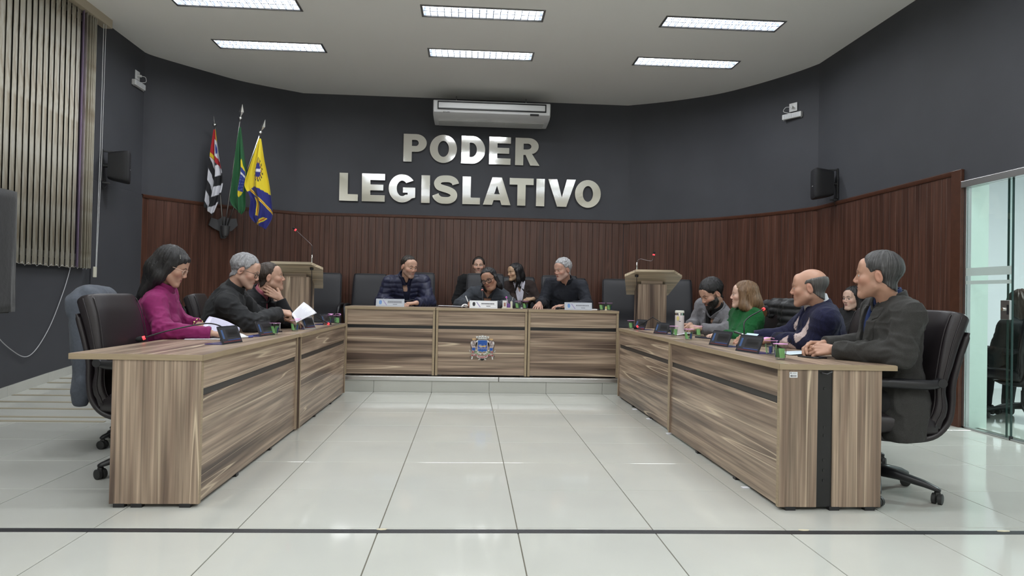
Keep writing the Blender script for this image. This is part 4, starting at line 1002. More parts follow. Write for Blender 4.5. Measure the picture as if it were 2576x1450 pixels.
desk_mic((1.775,4.40,ZS),0,'gooseneck microphone rising from the near right desk towards the green sweater woman',[(0,0,.03),(-.005,0,.12),(.005,.02,.165),(.05,.05,.20),(.12,.09,.23),(.17,.12,.25)],ring=mat('dim_ring',(.6,.05,.05),.4,emit=(1,.1,.1),estr=.5))
desk_mic((-.82,7.86,ZF),0,'gooseneck microphone pointing at the man in the navy puffer jacket',[(0,-.05,.03),(.03,-.05,.05),(.12,-.03,.062),(.24,0,.078)],ring=PLASTIC)
desk_mic((.16,7.70,ZF),0,'gooseneck microphone held before the mouth of the woman with black glasses',[(0,0,.03),(-.005,.0,.09),(-.008,.04,.15),(-.012,.10,.195)],ring=mat('pink_ring',(.7,.25,.22),.5))
desk_mic((1.26,7.86,ZF),0,'gooseneck microphone bent low in front of the man in the black shirt',[(0,-.02,.03),(-.02,-.04,.075),(-.09,-.08,.085),(-.18,-.13,.055),(-.26,-.17,.022)],ring=PLASTIC)

# papers
def sheet(name,label,P00,P10,P11,P01,bow,parent=None,lines=True,m=PAPER,cat='paper',n=10):
    A,B_,C_,D_=[Vector(p) for p in (P00,P10,P11,P01)]; o=(A+B_+C_+D_)/4; o.z=min(A.z,B_.z,C_.z,D_.z)
    nn=(B_-A).cross(D_-A).normalized(); V=[];F=[];V2=[]
    fn=lambda u,v:A.lerp(B_,u).lerp(D_.lerp(C_,u),v)+nn*(bow*math.sin(PI*v)*(1-.5*u)+bow*.4*math.sin(PI*u))-o
    for j in range(n+1):
        for i in range(n+1): V.append(fn(i/n,j/n))
    for j in range(n):
        for i in range(n): F.append((j*(n+1)+i,j*(n+1)+i+1,(j+1)*(n+1)+i+1,(j+1)*(n+1)+i))
    b=MB().add(V,F); ob=b.build(name,m,parent,smooth=True); ob.location=o if not parent else (0,0,0)
    md=ob.modifiers.new('thick','SOLIDIFY'); md.thickness=.0012
    if label: tag(ob,label,cat)
    if lines:
        q=MB()
        rg=random.Random(len(name)+int(abs(o.x)*90))
        for k in range(26):
            v=.10+.8*k/26; u1=rg.uniform(.55,.9); seg=9
            for i in range(seg):
                ua,ub=.12+(u1-.12)*i/seg,.12+(u1-.12)*(i+.82)/seg
                q.add([fn(ua,v)+nn*.0012,fn(ub,v)+nn*.0012,fn(ub,v+.010)+nn*.0012,fn(ua,v+.010)+nn*.0012],[(0,1,2,3)])
                q.add([fn(ua,v)-nn*.0024,fn(ub,v)-nn*.0024,fn(ub,v+.010)-nn*.0024,fn(ua,v+.010)-nn*.0024],[(3,2,1,0)])
        q.build('printed_lines',mat('pale_ink',(.50,.50,.56),.7),ob)
    return ob
LILP=mat('lilac_paper',(.60,.58,.74),.7)
sheet('document','lilac tinted printed page lifted by the woman in the magenta blouse',(-1.66,4.42,ZS+.012),(-1.49,4.64,ZS+.004),(-1.56,4.90,ZS+.05),(-1.73,4.80,ZS+.13),.03,m=LILP)
sheet('document','printed pages lying flat under the lifted lilac page on the near left desk',(-1.72,4.36,ZS+.002),(-1.47,4.42,ZS+.002),(-1.55,4.78,ZS+.004),(-1.80,4.72,ZS+.004),.004)
sheet('document','white printed document held up by the grey haired man with glasses',W(745,813,5.62),W(797,788,5.90),W(764,760,5.98),W(731,792,5.70),.012)
sheet('document','folded white paper on the near left desk behind the first name plate',(-1.50,4.58,ZS+.002),(-1.45,4.72,ZS+.002),(-1.56,4.86,ZS+.02),(-1.62,4.70,ZS+.004),.01,lines=False)
sheet('document','white papers beside the painted glare name plate on the far left desk',(-1.40,6.02,ZS+.002),(-1.36,6.25,ZS+.002),(-1.56,6.35,ZS+.004),(-1.60,6.08,ZS+.004),.003)
sheet('document','light blue paper leaning behind the name plates on the near right desk',(1.78,4.50,ZS+.03),(1.80,4.37,ZS+.03),(1.88,4.43,ZS+.09),(1.86,4.57,ZS+.09),.002,m=mat('blue_paper',(.52,.68,.78),.5),lines=False)
sheet('document','spiral notebook under the balding man\'s hands on the near right desk',(1.80,4.02,ZS+.004),(1.82,3.86,ZS+.004),(2.02,3.90,ZS+.012),(2.00,4.08,ZS+.012),.002,m=mat('pale_notebook',(.55,.66,.72),.5))
sheet('document','white papers behind the printed name plate on the far right desk',(1.76,5.98,ZS+.004),(1.76,5.80,ZS+.004),(1.90,5.82,ZS+.02),(1.90,6.0,ZS+.02),.01)
sheet('document','stack of papers on the middle front desk left of the writing woman',(-.33,7.62,ZF+.018),(-.02,7.62,ZF+.014),(-.04,7.86,ZF+.014),(-.32,7.86,ZF+.018),.002,lines=False)
# crumpled clip and small things
cl=MB().tube(catmull([(.0,0,.006),(.02,.01,.028),(.045,.0,.03),(.06,.015,.02),(.04,.03,.01),(.06,.04,.006)],6),.009,8).build('crumpled_paper',WHITEP,smooth=True); cl.location=(-.075,7.60,ZF+.004); tag(cl,'crumpled white paper on the middle front desk beside the paper stack','paper')
def slab(name,label,cat,loc,rz,size,m,sc=None):
    t=empty(name,loc,rz,label,cat); w,d,h=size
    MB().box((-w/2,-d/2,0),(w/2,d/2,h),min(h*.4,.003)).build('body',m,t); MB().box((-w/2+.004,-d/2+.006,h),(w/2-.004,d/2-.006,h+.0006)).build('screen',sc or mat('dark_screen',(.01,.01,.014),.06),t); return t
slab('mobile_phone','black phone on the left desk behind the opened cup','phone',(-1.475,5.38,ZS),.9,(.075,.15,.009),PLASTIC)
slab('mobile_phone','black phone at the far end of the left row near the document','phone',(-1.52,6.62,ZS),.4,(.075,.15,.009),PLASTIC)
slab('tablet','navy tablet in front of the bearded man in the grey blazer','tablet',(1.94,5.46,ZS),.25,(.17,.24,.010),mat('navy_case',(.015,.02,.045),.4))
slab('mobile_phone','dark phone at the far right desk beneath the bent microphone','phone',(1.84,6.42,ZS),.2,(.07,.14,.009),PLASTIC)
slab('mobile_phone','thin phone beside the clasped hands on the near right desk','phone',(1.88,3.72,ZS),.4,(.07,.14,.008),PLASTIC)
def pen(label,a,b_,m,cap=None,r=.0055):
    A,B_=Vector(a),Vector(b_); t=empty('pen',A,0,label,'pen'); d=B_-A
    MB().tube([d*0,d*.06,d*.12,d*.7],[.001,r*.6,r,r],8).build('barrel',m,t); MB().tube([d*.7,d*.98,d],[r*1.1,r*1.1,r*.6],8).build('cap',cap or m,t)
PENR=mat('pen_red',(.45,.02,.04),.35); PENB=mat('pen_blue',(.08,.10,.35),.35)
pen('red pen in front of the magenta blouse woman\'s right hand',(-1.52,4.62,ZS+.012),(-1.50,4.44,ZS+.012),PENR)
pen('clear pen with a blue cap on the near left desk',(-1.47,4.52,ZS+.006),(-1.41,4.70,ZS+.006),WHITEP,PENB)
pen('black and white pen between the balding man\'s fingers',(2.00,4.66,ZS+.035),(1.87,4.83,ZS+.085),WHITEP,PLASTIC,.007)
pen('white pen in the hand of the woman with black glasses',(-.005,7.70,ZF+.06),(-.035,7.69,ZF+.13),WHITEP,r=.006)
pen('white pen lying beside the name plate on the right front desk',(1.33,7.60,ZF+.007),(1.44,7.60,ZF+.007),WHITEP,PLASTIC,.007)
# tumbler with tag
t=empty('tumbler',(1.795,5.86,ZS),.15,'tall pale pink tumbler with white cap and yellow tag on the far right desk','tumbler')
TUM=mat('pale_pink',(.66,.60,.60),.45)
MB().lathe([(.036,0),(.038,.004),(.038,.168),(.0365,.17)],n=28).build('body',TUM,t,smooth=False,auto=True)
MB().lathe([(.0355,.170),(.0355,.190)],n=28).build('steel_band',CHROME,t,auto=True)
MB().lathe([(.038,.190),(.039,.193),(.039,.206),(.034,.211)],n=28).build('cap',mat('ivory_cap',(.72,.72,.64),.4),t,auto=True)
tg=MB().prism(q_arc(0,0,.014,.02,0,340,14),lambda p:(-.030+p[0]*.6,-.030-p[0]*.6,.145+p[1]),lambda p:(-.031+p[0]*.6,-.031-p[0]*.6,.145+p[1])).build('yellow_tag',mat('tag_yellow',(.62,.55,.22),.5),t)
MB().tube([(-.026,-.028,.165),(-.02,-.03,.178)],.001,5).build('tag_string',INK,tg)
b=MB()
for k in range(5): a=-2.1+k*.07; b.box((.0385*math.cos(a)-.001,.0385*math.sin(a)-.001,.118),(.0385*math.cos(a)+.001,.0385*math.sin(a)+.001,.1225))
b.build('small_print',INK,t)
# pen holder with photo card on the middle front desk
t=empty('pen_holder',(.415,7.58,ZF),0,'white acrylic pen holder with a photo card and a pink topped pen','pen holder')
box('base',(-.055,-.035,0),(.06,.035,.012),mat('cream_base',(.62,.58,.44),.5),t,.002)
box('photo_card',(-.05,-.03,.012),(-.004,-.027,.088),WHITEP,t,.001)
box('photo_print',(-.036,-.0312,.025),(-.016,-.030,.065),mat('photo_print',(.35,.18,.14),.5),t)
MB().box((-.002,-.03,.012),(.036,.028,.055),.002).build('purple_box',mat('purple_box',(.14,.06,.26),.4),t)
MB().box((.036,-.03,.012),(.058,.028,.080),.002).build('cream_box',mat('cream_card',(.62,.62,.5),.5),t)
MB().tube([(.012,.0,.05),(-.006,.0,.115)],.0035,8).build('pen_stick',mat('pink_pen',(.75,.5,.7),.4),t)
MB().lathe([(.002,.112),(.010,.118),(.010,.128),(.003,.134)],(-.008,0,0),8).build('flower_top',mat('magenta_top',(.7,.15,.6),.4),t)
MB().tube([(.04,.0,.05),(.066,.0,.128)],.003,8).build('pen_stick',GREYP,t)
# ------------------------------------------------------------------ people: implicit surfaces polygonised with surface nets
F4=np.float32
def V3(*a): return np.array(a if len(a)==3 else a[0],dtype=np.float64)
def nrm(v): v=np.asarray(v,float); return v/max(np.linalg.norm(v),1e-9)
def smin(a,b,k): h=np.clip(.5+.5*(b-a)/k,0,1); return b*(1-h)+a*h-k*h*(1-h)
def smax(a,b,k): return -smin(-a,-b,k)
def s_cone(P,a,b,r1,r2):
    a=a.astype(F4); ba=(b-a).astype(F4); pa=P-a; t=np.clip(pa@ba/max(float(ba@ba),1e-9),0,1)
    return np.linalg.norm(pa-t[:,None]*ba,axis=1)-(r1+(r2-r1)*t)
def s_ell(P,c,r,M=None):
    q=P-np.asarray(c,F4)
    if M is not None: q=q@np.asarray(M,F4)
    r=np.asarray(r,F4); k0=np.linalg.norm(q/r,axis=1); k1=np.linalg.norm(q/(r*r),axis=1)
    return k0*(k0-1)/np.maximum(k1,1e-6)
def s_box(P,c,h,r=.0,M=None):
    q=P-np.asarray(c,F4)
    if M is not None: q=q@np.asarray(M,F4)
    q=np.abs(q)-(np.asarray(h,F4)-r); return np.linalg.norm(np.maximum(q,0),axis=1)+np.minimum(q.max(axis=1),0)-r
_perm=rng.permutation(4096)
def vnoise(P,f):
    """cheap value noise in [-1,1]"""
    q=P*f; i=np.floor(q).astype(np.int64); u=(q-i).astype(F4); u=u*u*(3-2*u)
    H=lambda a,b,c:_perm[(_perm[(_perm[a&4095]+b)&4095]+c)&4095].astype(F4)/2047.5-1
    x,y,z=i[:,0],i[:,1],i[:,2]; l=lambda a,b,t:a+(b-a)*t
    return l(l(l(H(x,y,z),H(x+1,y,z),u[:,0]),l(H(x,y+1,z),H(x+1,y+1,z),u[:,0]),u[:,1]),l(l(H(x,y,z+1),H(x+1,y,z+1),u[:,0]),l(H(x,y+1,z+1),H(x+1,y+1,z+1),u[:,0]),u[:,1]),u[:,2])
def nets(fn,lo,hi,h,s=4):
    lo=np.asarray(lo,float); n=(np.ceil((np.asarray(hi)-lo)/(h*s)).astype(int))*s+1
    cg=np.stack(np.meshgrid(*[lo[a]+np.arange(0,n[a],s)*h for a in range(3)],indexing='ij'),-1).astype(F4); cs=cg.shape[:3]
    D=fn(cg.reshape(-1,3)).reshape(cs)
    A=np.abs(D); m=A[:-1,:-1,:-1].copy()
    for dx in(0,1):
        for dy in(0,1):
            for dz in(0,1): m=np.minimum(m,A[dx:cs[0]-1+dx,dy:cs[1]-1+dy,dz:cs[2]-1+dz])
    act=m<s*h*1.15
    V=np.repeat(np.repeat(np.repeat(D,s,0),s,1),s,2)[:n[0],:n[1],:n[2]].astype(F4).copy()
    mk=np.zeros(n,bool); I=np.argwhere(act)*s
    for dx in range(s+1):
        for dy in range(s+1):
            for dz in range(s+1): mk[I[:,0]+dx,I[:,1]+dy,I[:,2]+dz]=True
    idx=np.argwhere(mk); out=np.empty(len(idx),F4)
    for a in range(0,len(idx),200000): out[a:a+200000]=fn((lo+idx[a:a+200000]*h).astype(F4))
    V[mk]=out
    S=V<0; c=np.zeros(n-1,int)
    for dx in(0,1):
        for dy in(0,1):
            for dz in(0,1): c+=S[dx:n[0]-1+dx,dy:n[1]-1+dy,dz:n[2]-1+dz]
    cell=np.argwhere((c>0)&(c<8)); 
    if len(cell)==0: return np.zeros((0,3)),np.zeros((0,4),int)
    vid=-np.ones(n-1,int); vid[tuple(cell.T)]=np.arange(len(cell))
    acc=np.zeros((len(cell),3)); cnt=np.zeros(len(cell))
    C8=[(a,b,d) for a in(0,1) for b in(0,1) for d in(0,1)]
    for a in C8:
        for ax in range(3):
            if a[ax]: continue
            b=list(a); b[ax]=1
            va=V[tuple((cell+a).T)]; vb=V[tuple((cell+b).T)]; x=(va<0)!=(vb<0)
            t=np.where(x,va/np.where(va==vb,1,va-vb),0); p=np.array(a,float)[None]+0*t[:,None]; p[:,ax]=t
            acc+=np.where(x[:,None],p,0); cnt+=x
    verts=lo+(cell+acc/cnt[:,None])*h
    faces=[]
    for ax in range(3):
        o=[i for i in range(3) if i!=ax]
        sl=[slice(1,n[i]-1) for i in range(3)]; sl[ax]=slice(0,n[ax]-1); sl2=list(sl); sl2[ax]=slice(1,n[ax])
        a=S[tuple(sl)]; b=S[tuple(sl2)]; e=np.argwhere(a!=b); off=np.array([1,1,1]); off[ax]=0; p=e+off; inside=a[tuple(e.T)]
        u=np.zeros(3,int); u[o[0]]=1; w=np.zeros(3,int); w[o[1]]=1
        q=np.stack([vid[tuple((p-u-w).T)],vid[tuple((p-w).T)],vid[tuple(p.T)],vid[tuple((p-u).T)]],1)
        fl=inside if ax!=1 else ~inside
        q[~fl]=q[~fl][:,::-1]; faces.append(q)
    return verts,np.concatenate(faces)
def sdf_mesh(name,parts,mats,parent=None,loc=None):
    """parts: list of (verts, faces, material index, colours or None) joined into one mesh"""
    V=[];Fc=[];M=[];C=[];n=0; col=any(p[3] is not None for p in parts)
    for v,f,m,c in parts:
        V.append(v);Fc.append(f+n);M+= [m]*len(f);n+=len(v)
        if col: C.append(np.concatenate([c,np.ones((len(v),1))],1) if c is not None else np.ones((len(v),4)))
    V=np.concatenate(V);Fc=np.concatenate(Fc)
    me=bpy.data.meshes.new(name); me.vertices.add(len(V)); me.vertices.foreach_set('co',V.astype(F4).ravel())
    me.loops.add(len(Fc)*4); me.loops.foreach_set('vertex_index',Fc.ravel().astype(np.int32)); me.polygons.add(len(Fc)); me.polygons.foreach_set('loop_start',np.arange(0,len(Fc)*4,4,dtype=np.int32))
    me.polygons.foreach_set('material_index',np.array(M,dtype=np.int32)); me.polygons.foreach_set('use_smooth',np.ones(len(Fc),bool)); me.update(calc_edges=True)
    if col:
        at=me.color_attributes.new('Col','FLOAT_COLOR','POINT'); at.data.foreach_set('color',np.concatenate(C).astype(F4).ravel())
    o=link(name,me,parent,mats)
    if loc is not None: o.location=loc
    return o
def add_flow(o,fl):
    at=o.data.attributes.new('Flow','FLOAT_VECTOR','POINT'); at.data.foreach_set('vector',fl.astype(F4).ravel())
def bounds(pts,m): pts=np.array(pts); return pts.min(0)-m,pts.max(0)+m

# --- head in its own axes: x right, y forward, z up; origin between the ears; unit = metres for an adult head
def head_sdf(Q,o):
    j=o.get('jaw',1.); fat=o.get('fat',0); fem=o.get('fem',0); nz=o.get('nose',1.)
    X=np.abs(Q[:,0]); S=Q.copy(); S[:,0]=X
    c=lambda *a:np.array(a,F4)
    d=s_ell(Q,(0,-.016,.036),(.0755,.096,.083))
    d=smin(d,s_ell(Q,(0,.035,-.028),(.060+fat*.6,.060,.083)),.035)
    d=smin(d,s_cone(S,c(.050*j+fat,.004,-.058),c(.018,.070,-.102),.020+fat*.5,.016),.028)
    d=smin(d,s_ell(Q,(0,.079,-.102),(.023,.018,.017)),.02)
    d=smin(d,s_ell(S,(.043,.060,-.022),(.022,.022,.020)),.022)
    d=smin(d,s_cone(S,c(.010,.090,.021),c(.043,.074,.020),.0095-.002*fem,.008),.014)
    d=smin(d,s_ell(Q,(0,.070,.052),(.052,.020,.036)),.03)
    d=smax(d,-s_ell(S,(.0315,.098,.001),(.0185,.016,.0125)),.010)
    # eyeball bulge under the lids
    lid=s_ell(S,(.0315,.0775,.001),(.0152,.0140,.0136)); op=o.get('eyes',1.)
    gap=np.maximum(np.abs(Q[:,2]-(-.0005-.003*(1-op)))-.0056*op,-(Q[:,1]-.080)); gap=np.maximum(gap,np.abs(X-.0315)-.0118)
    lid=smax(lid,-gap,.002) if op>.15 else lid
    d=smin(d,lid,.0035)
    # nose
    d=smin(d,s_cone(Q,c(0,.090,.012),c(0,.087+.019*nz,-.026),.0068,.0102),.010)
    d=smin(d,s_ell(S,(.0115*(1-.1*fem),.097+.003*nz,-.033),(.0082,.010,.0075)),.007)
    d=smax(d,-s_ell(S,(.006,.104+.003*nz,-.040),(.0032,.004,.0035)),.003)
    # mouth
    op2=o.get('mouth',0.)
    d=smin(d,s_ell(Q,(0,.080,-.063),(.028,.014,.018)),.014)
    d=smin(d,s_cone(S,c(0,.0935,-.0565),c(.022,.081,-.061),.0048,.003),.005)
    d=smin(d,s_cone(S,c(0,.0925,-.0685-op2*.006),c(.020,.081,-.064),.0058,.003),.005)
    d=smax(d,-s_ell(Q,(0,.097,-.0622-op2*.003),(.022,.010,.0011+op2*.004)),.003)
    d=smin(d,s_ell(Q,(0,.083,-.086),(.016,.010,.009)),.012)
    if o.get('double'): d=smin(d,s_ell(Q,(0,.035,-.108),(.05,.045,.022)),.03)
    # ears
    ca,sa=.96,-.28
    E=(S-c(.077,-.012,-.008)); e1=E[:,1]*ca+E[:,2]*sa; e2=-E[:,1]*sa+E[:,2]*ca; eo=E[:,0]-.25*np.maximum(-e1,0)
    G=np.stack([eo,e1,e2],1)
    ear=s_ell(G,(0,0,0),(.0075,.0185,.032))
    ear=smax(ear,-s_ell(G,(.0085,.002,.002),(.0055,.010,.018)),.004)
    d=smin(d,ear,.007)
    return d
def flow(Q):
    x,y,z=Q[:,0],Q[:,1]+.035,Q[:,2]-.03; ph=np.arctan2(x,y); th=np.arctan2(np.hypot(x,y),z)
    return np.stack([np.cos(ph),np.sin(ph),th*.35+z*1.5*0],1).astype(F4)
def hair_sdf(Q,o):
    k=o['hair']; t=o.get('thick',.012); S=Q.copy(); X=np.abs(Q[:,0]); S[:,0]=X
    x,y,z=Q[:,0],Q[:,1],Q[:,2]
    fl=flow(Q); n=.0030*vnoise(fl*np.array([1,1,.6],F4),9)+.0022*vnoise(fl*np.array([1,1,.5],F4),24)+.0018*vnoise(Q,70)*o.get('curly',1)
    n=n*o.get('tex',1.)
    lift=o.get('lift',0.)
    tp=np.clip((z+.055)/.10,0,1); tp=(.30+.70*tp*tp*(3-2*tp)) if o.get('ears',1) else 1.
    cap=s_ell(Q,(0,-.018,.038+lift*.3),(.0765+t*.8,.096+t,.084+t+lift))
    # hairline: plane from forehead to the front of the ear, and a lower line to the nape
    hy,hz=o.get('line',(.074,.078)); ey,ez=.026,-.004
    dy,dz=hy-ey,hz-ez; L=math.hypot(dy,dz); front=((y-ey)*dz-(z-ez)*dy)/L+o.get('recede',0.)*np.clip(X-.02,0,.03)*1.2-.25*np.clip(X-.05,0,.03)
    ny,nz_=-.080,-.078
    dy2,dz2=ey-ny,ez+.004-nz_; L2=math.hypot(dy2,dz2); low=-((z-nz_)*dy2-(y-ny)*dz2)/L2
    edge=-np.maximum(front*(0 if o.get('blunt') else 1)-(.05 if o.get('blunt') else 0),low); 
    if o.get('ears',1): cap=cap+t*np.minimum(.74,.9*(1-np.clip(edge/.034,.12,1))+(1-tp))
    if o.get('ears',1): cap=smin(cap,s_cone(Q,np.array([0,-.034,-.02],F4),np.array([0,-.036,-.085],F4),.0565,.0545),.018)
    d=smax(cap,smax(front,low,.008),.010)
    ear=s_ell(S,(.084,-.004,-.004),(.024,.026,.034)); 
    if o.get('ears',1): d=smax(d,-ear,.006)
    if k=='ring':   # bald crown, hair around the sides and back
        top=z-(.058+.18*np.clip(-y-.03,-.03,.06)-1.1*np.maximum(y-.004,0)); d=smax(d,top,.014); d=smax(d,y-.040,.012)
    return d+n
def skin_cols(Q,o):
    """albedo over the head: lips, brows, stubble, cheeks"""
    base=np.array(o['skin'][:3])*np.array([.98,.95,.94]); C=np.tile(base,(len(Q),1)).astype(float); x,y,z=Q[:,0],Q[:,1],Q[:,2]; X=np.abs(x)
    C*= (1+.06*vnoise(Q,45))[:,None]
    red=np.exp(-(((X-.045)/.022)**2+((z+.03)/.022)**2))*(y>.03)+.8*np.exp(-((x/.014)**2+((z+.03)/.014)**2))*(y>.09)+.6*(X>.074)*(np.abs(z)<.045)
    C*=1+red[:,None]*np.array([.08,-.10,-.10])
    lip=np.clip(1.35-(((x)/.024)**2+((z+.0625)/.0105)**2)*1.35,0,1)*(y>.076)
    lc=np.array(o.get('lip',(base[0]*.75,base[1]*.45,base[2]*.48)))
    C=C*(1-lip[:,None])+lc*lip[:,None]
    mouth=np.clip(1.2-((x/.021)**2+((z+.0622)/.0017)**2),0,1)*(y>.08); C*=1-.75*mouth[:,None]
    bz=.0235+.004*np.clip((X-.012)/.02,0,1)-.012*np.clip((X-.036)/.014,0,1)
    brow=np.clip(1.5-(((X-.030)/.019)**2*1.0+((z-bz)/.0042)**2),0,1)*(y>.05); bc=np.array(o.get('brow',(.02,.015,.012))[:3]); w=o.get('browk',.85)
    C=C*(1-w*brow[:,None])+bc*w*brow[:,None]
    lash=np.clip(1.2-(((X-.0315)/.0145)**2+((z-.0035+.003*(1-o.get('eyes',1)))/.0018)**2),0,1)*(y>.07); C*=1-.6*lash[:,None]
    st=o.get('stubble',0)
    if st:
        sc=np.array(o.get('stubc',(.05,.045,.045)))
        m=np.clip((-.028-z-.25*np.maximum(.04-X,0)*0+.0)/.018,0,1)*np.clip((y+.01)/.02,0,1)*(1-lip)
        m=np.maximum(m,np.clip(1.3-((x/.026)**2+((z+.050)/.006)**2),0,1)*(y>.07)); m*=np.clip((.0+.115+z)/.02+.3,0,1)
        side=np.clip(1.2-(((y-.02)/.014)**2),0,1)*(z<.0)*(z>-.06)*(X>.05); m=np.maximum(m,side*.9)
        m=m*st*(.8+.2*vnoise(Q,400)); C=C*(1-m[:,None])+sc*m[:,None]
    if o.get('scalp'): # short hair stubble on the sides seen under the hair
        pass
    return np.clip(C,0,1)

# --- hand with five fingers: returns list of primitives (a,b,r1,r2)
def hand_prims(w,d,n,side,curl=.35,spread=.06,thumb=.5,sc=1.,curls=None,thumb_curl=.3):
    """w wrist, d finger direction, n back-of-hand normal, side +1 right hand, -1 left hand"""
    d=nrm(d); n=np.asarray(n,float); n=nrm(n-d*(n@d)); x=np.cross(d,n); x=x*side   # x points to the little finger side
    L=lambda a,b,c:np.asarray(w)+(x*a+d*b+n*c)*sc
    P=[]
    kx=[-.029,-.0095,.010,.0275]; ky=[.088,.093,.088,.079]; ln=[(.041,.025,.021),(.046,.029,.022),(.042,.027,.021),(.033,.020,.019)]; rr=[.0092,.0095,.0090,.0080]
    for i in range(4):
        P.append((L(kx[i]*.45,.006,0),L(kx[i],ky[i],.002),.0145*sc,.0112*sc))
        c=curls[i] if curls else curl*(1+.08*i); a=0.; p=L(kx[i],ky[i],.002); r=rr[i]*sc; sp=(i-1.4)*spread
        for j in range(3):
            a+=c*(1.0,1.15,.7)[j]; dr=(d*math.cos(a)-n*math.sin(a)); dr=nrm(dr*math.cos(sp)+x*math.sin(sp)*math.cos(a)); q=p+dr*ln[i][j]*sc
            P.append((p,q,r*(1-.07*j),r*(1-.07*(j+1)))); p=q
    P.append((L(-.010,.02,-.006),L(.015,.06,-.006),.016*sc,.015*sc))
    # thumb leaves the side of the palm near its base
    b=L(-.022,.018,-.006); td=nrm(-x*math.sin(thumb)+d*math.cos(thumb)-n*.25); P.append((b,b+td*.040*sc,.0145*sc,.0118*sc)); p=b+td*.040*sc
    for j,l in enumerate((.031,.026)):
        td=nrm(td+ (x*.5+d*.25-n*.45)*thumb_curl); q=p+td*l*sc; P.append((p,q,(.0112-.0012*j)*sc,(.0102-.0018*j)*sc)); p=q
    return P
def prim_sdf(P_,prims,k):
    d=None
    for a,b,r1,r2 in prims:
        e=s_cone(P_,np.asarray(a,F4),np.asarray(b,F4),r1,r2); d=e if d is None else smin(d,e,k)
    return d
def ik(s,w,l1,l2,pole):
    s,w,pole=map(lambda v:np.asarray(v,float),(s,w,pole)); D=w-s; L=np.linalg.norm(D); L=min(L,(l1+l2)*.999); u=D/np.linalg.norm(D)
    a=(l1*l1-l2*l2+L*L)/(2*L); h=math.sqrt(max(l1*l1-a*a,0)); p=pole-s; p=p-u*(p@u); return s+u*a+nrm(p)*h, s+u*L

def skin_mat(): return mat('skin',(.5,.3,.22),.48,spec=.4,vcol=True,sss=.06,bump=.10,bscale=380)
SKIN=skin_mat(); EYEW=mat('eye_white',(.44,.42,.40),.12); 
def hair_mat(name,c,c2=None,scale=30,rough=.42):
    if name in MATS: return MATS[name]
    m=mat(name,c,rough,spec=.45); T=NT(m); b=T.n['Principled BSDF']
    at=T.new('ShaderNodeAttribute',attribute_name='Flow'); mp=T.new('ShaderNodeMapping'); mp.inputs['Scale'].default_value=(1,1,.10); T.link(at.outputs['Vector'],mp.inputs['Vector'])
    n=T.new('ShaderNodeTexNoise'); n.inputs['Scale'].default_value=scale; n.inputs['Detail'].default_value=5; n.inputs['Roughness'].default_value=.65; T.link(mp.outputs[0],n.inputs['Vector'])
    c2=c2 or tuple(min(1,v*1.9+.004) for v in c[:3]); cc=ramp(T,[(.36,tuple(v*.7 for v in c[:3])),(.52,c),(.68,c2)],n.outputs['Fac']); T.link(cc,b.inputs['Base Color'])
    bp=T.new('ShaderNodeBump'); bp.inputs['Strength'].default_value=.8; bp.inputs['Distance'].default_value=.004; T.link(n.outputs['Fac'],bp.inputs['Height']); T.link(bp.outputs[0],b.inputs['Normal'])
    return m
def cloth(name,c,rough=.85,bump=.10,scale=500,sheen=.04,var=.12,vscale=60,vcol=False,stretch=(1,1,1)): return mat(name,c,rough,spec=.25,bump=bump*.5,bscale=scale,var=var,vscale=vscale,sheen=min(sheen,.05),vcol=vcol,bstretch=stretch)

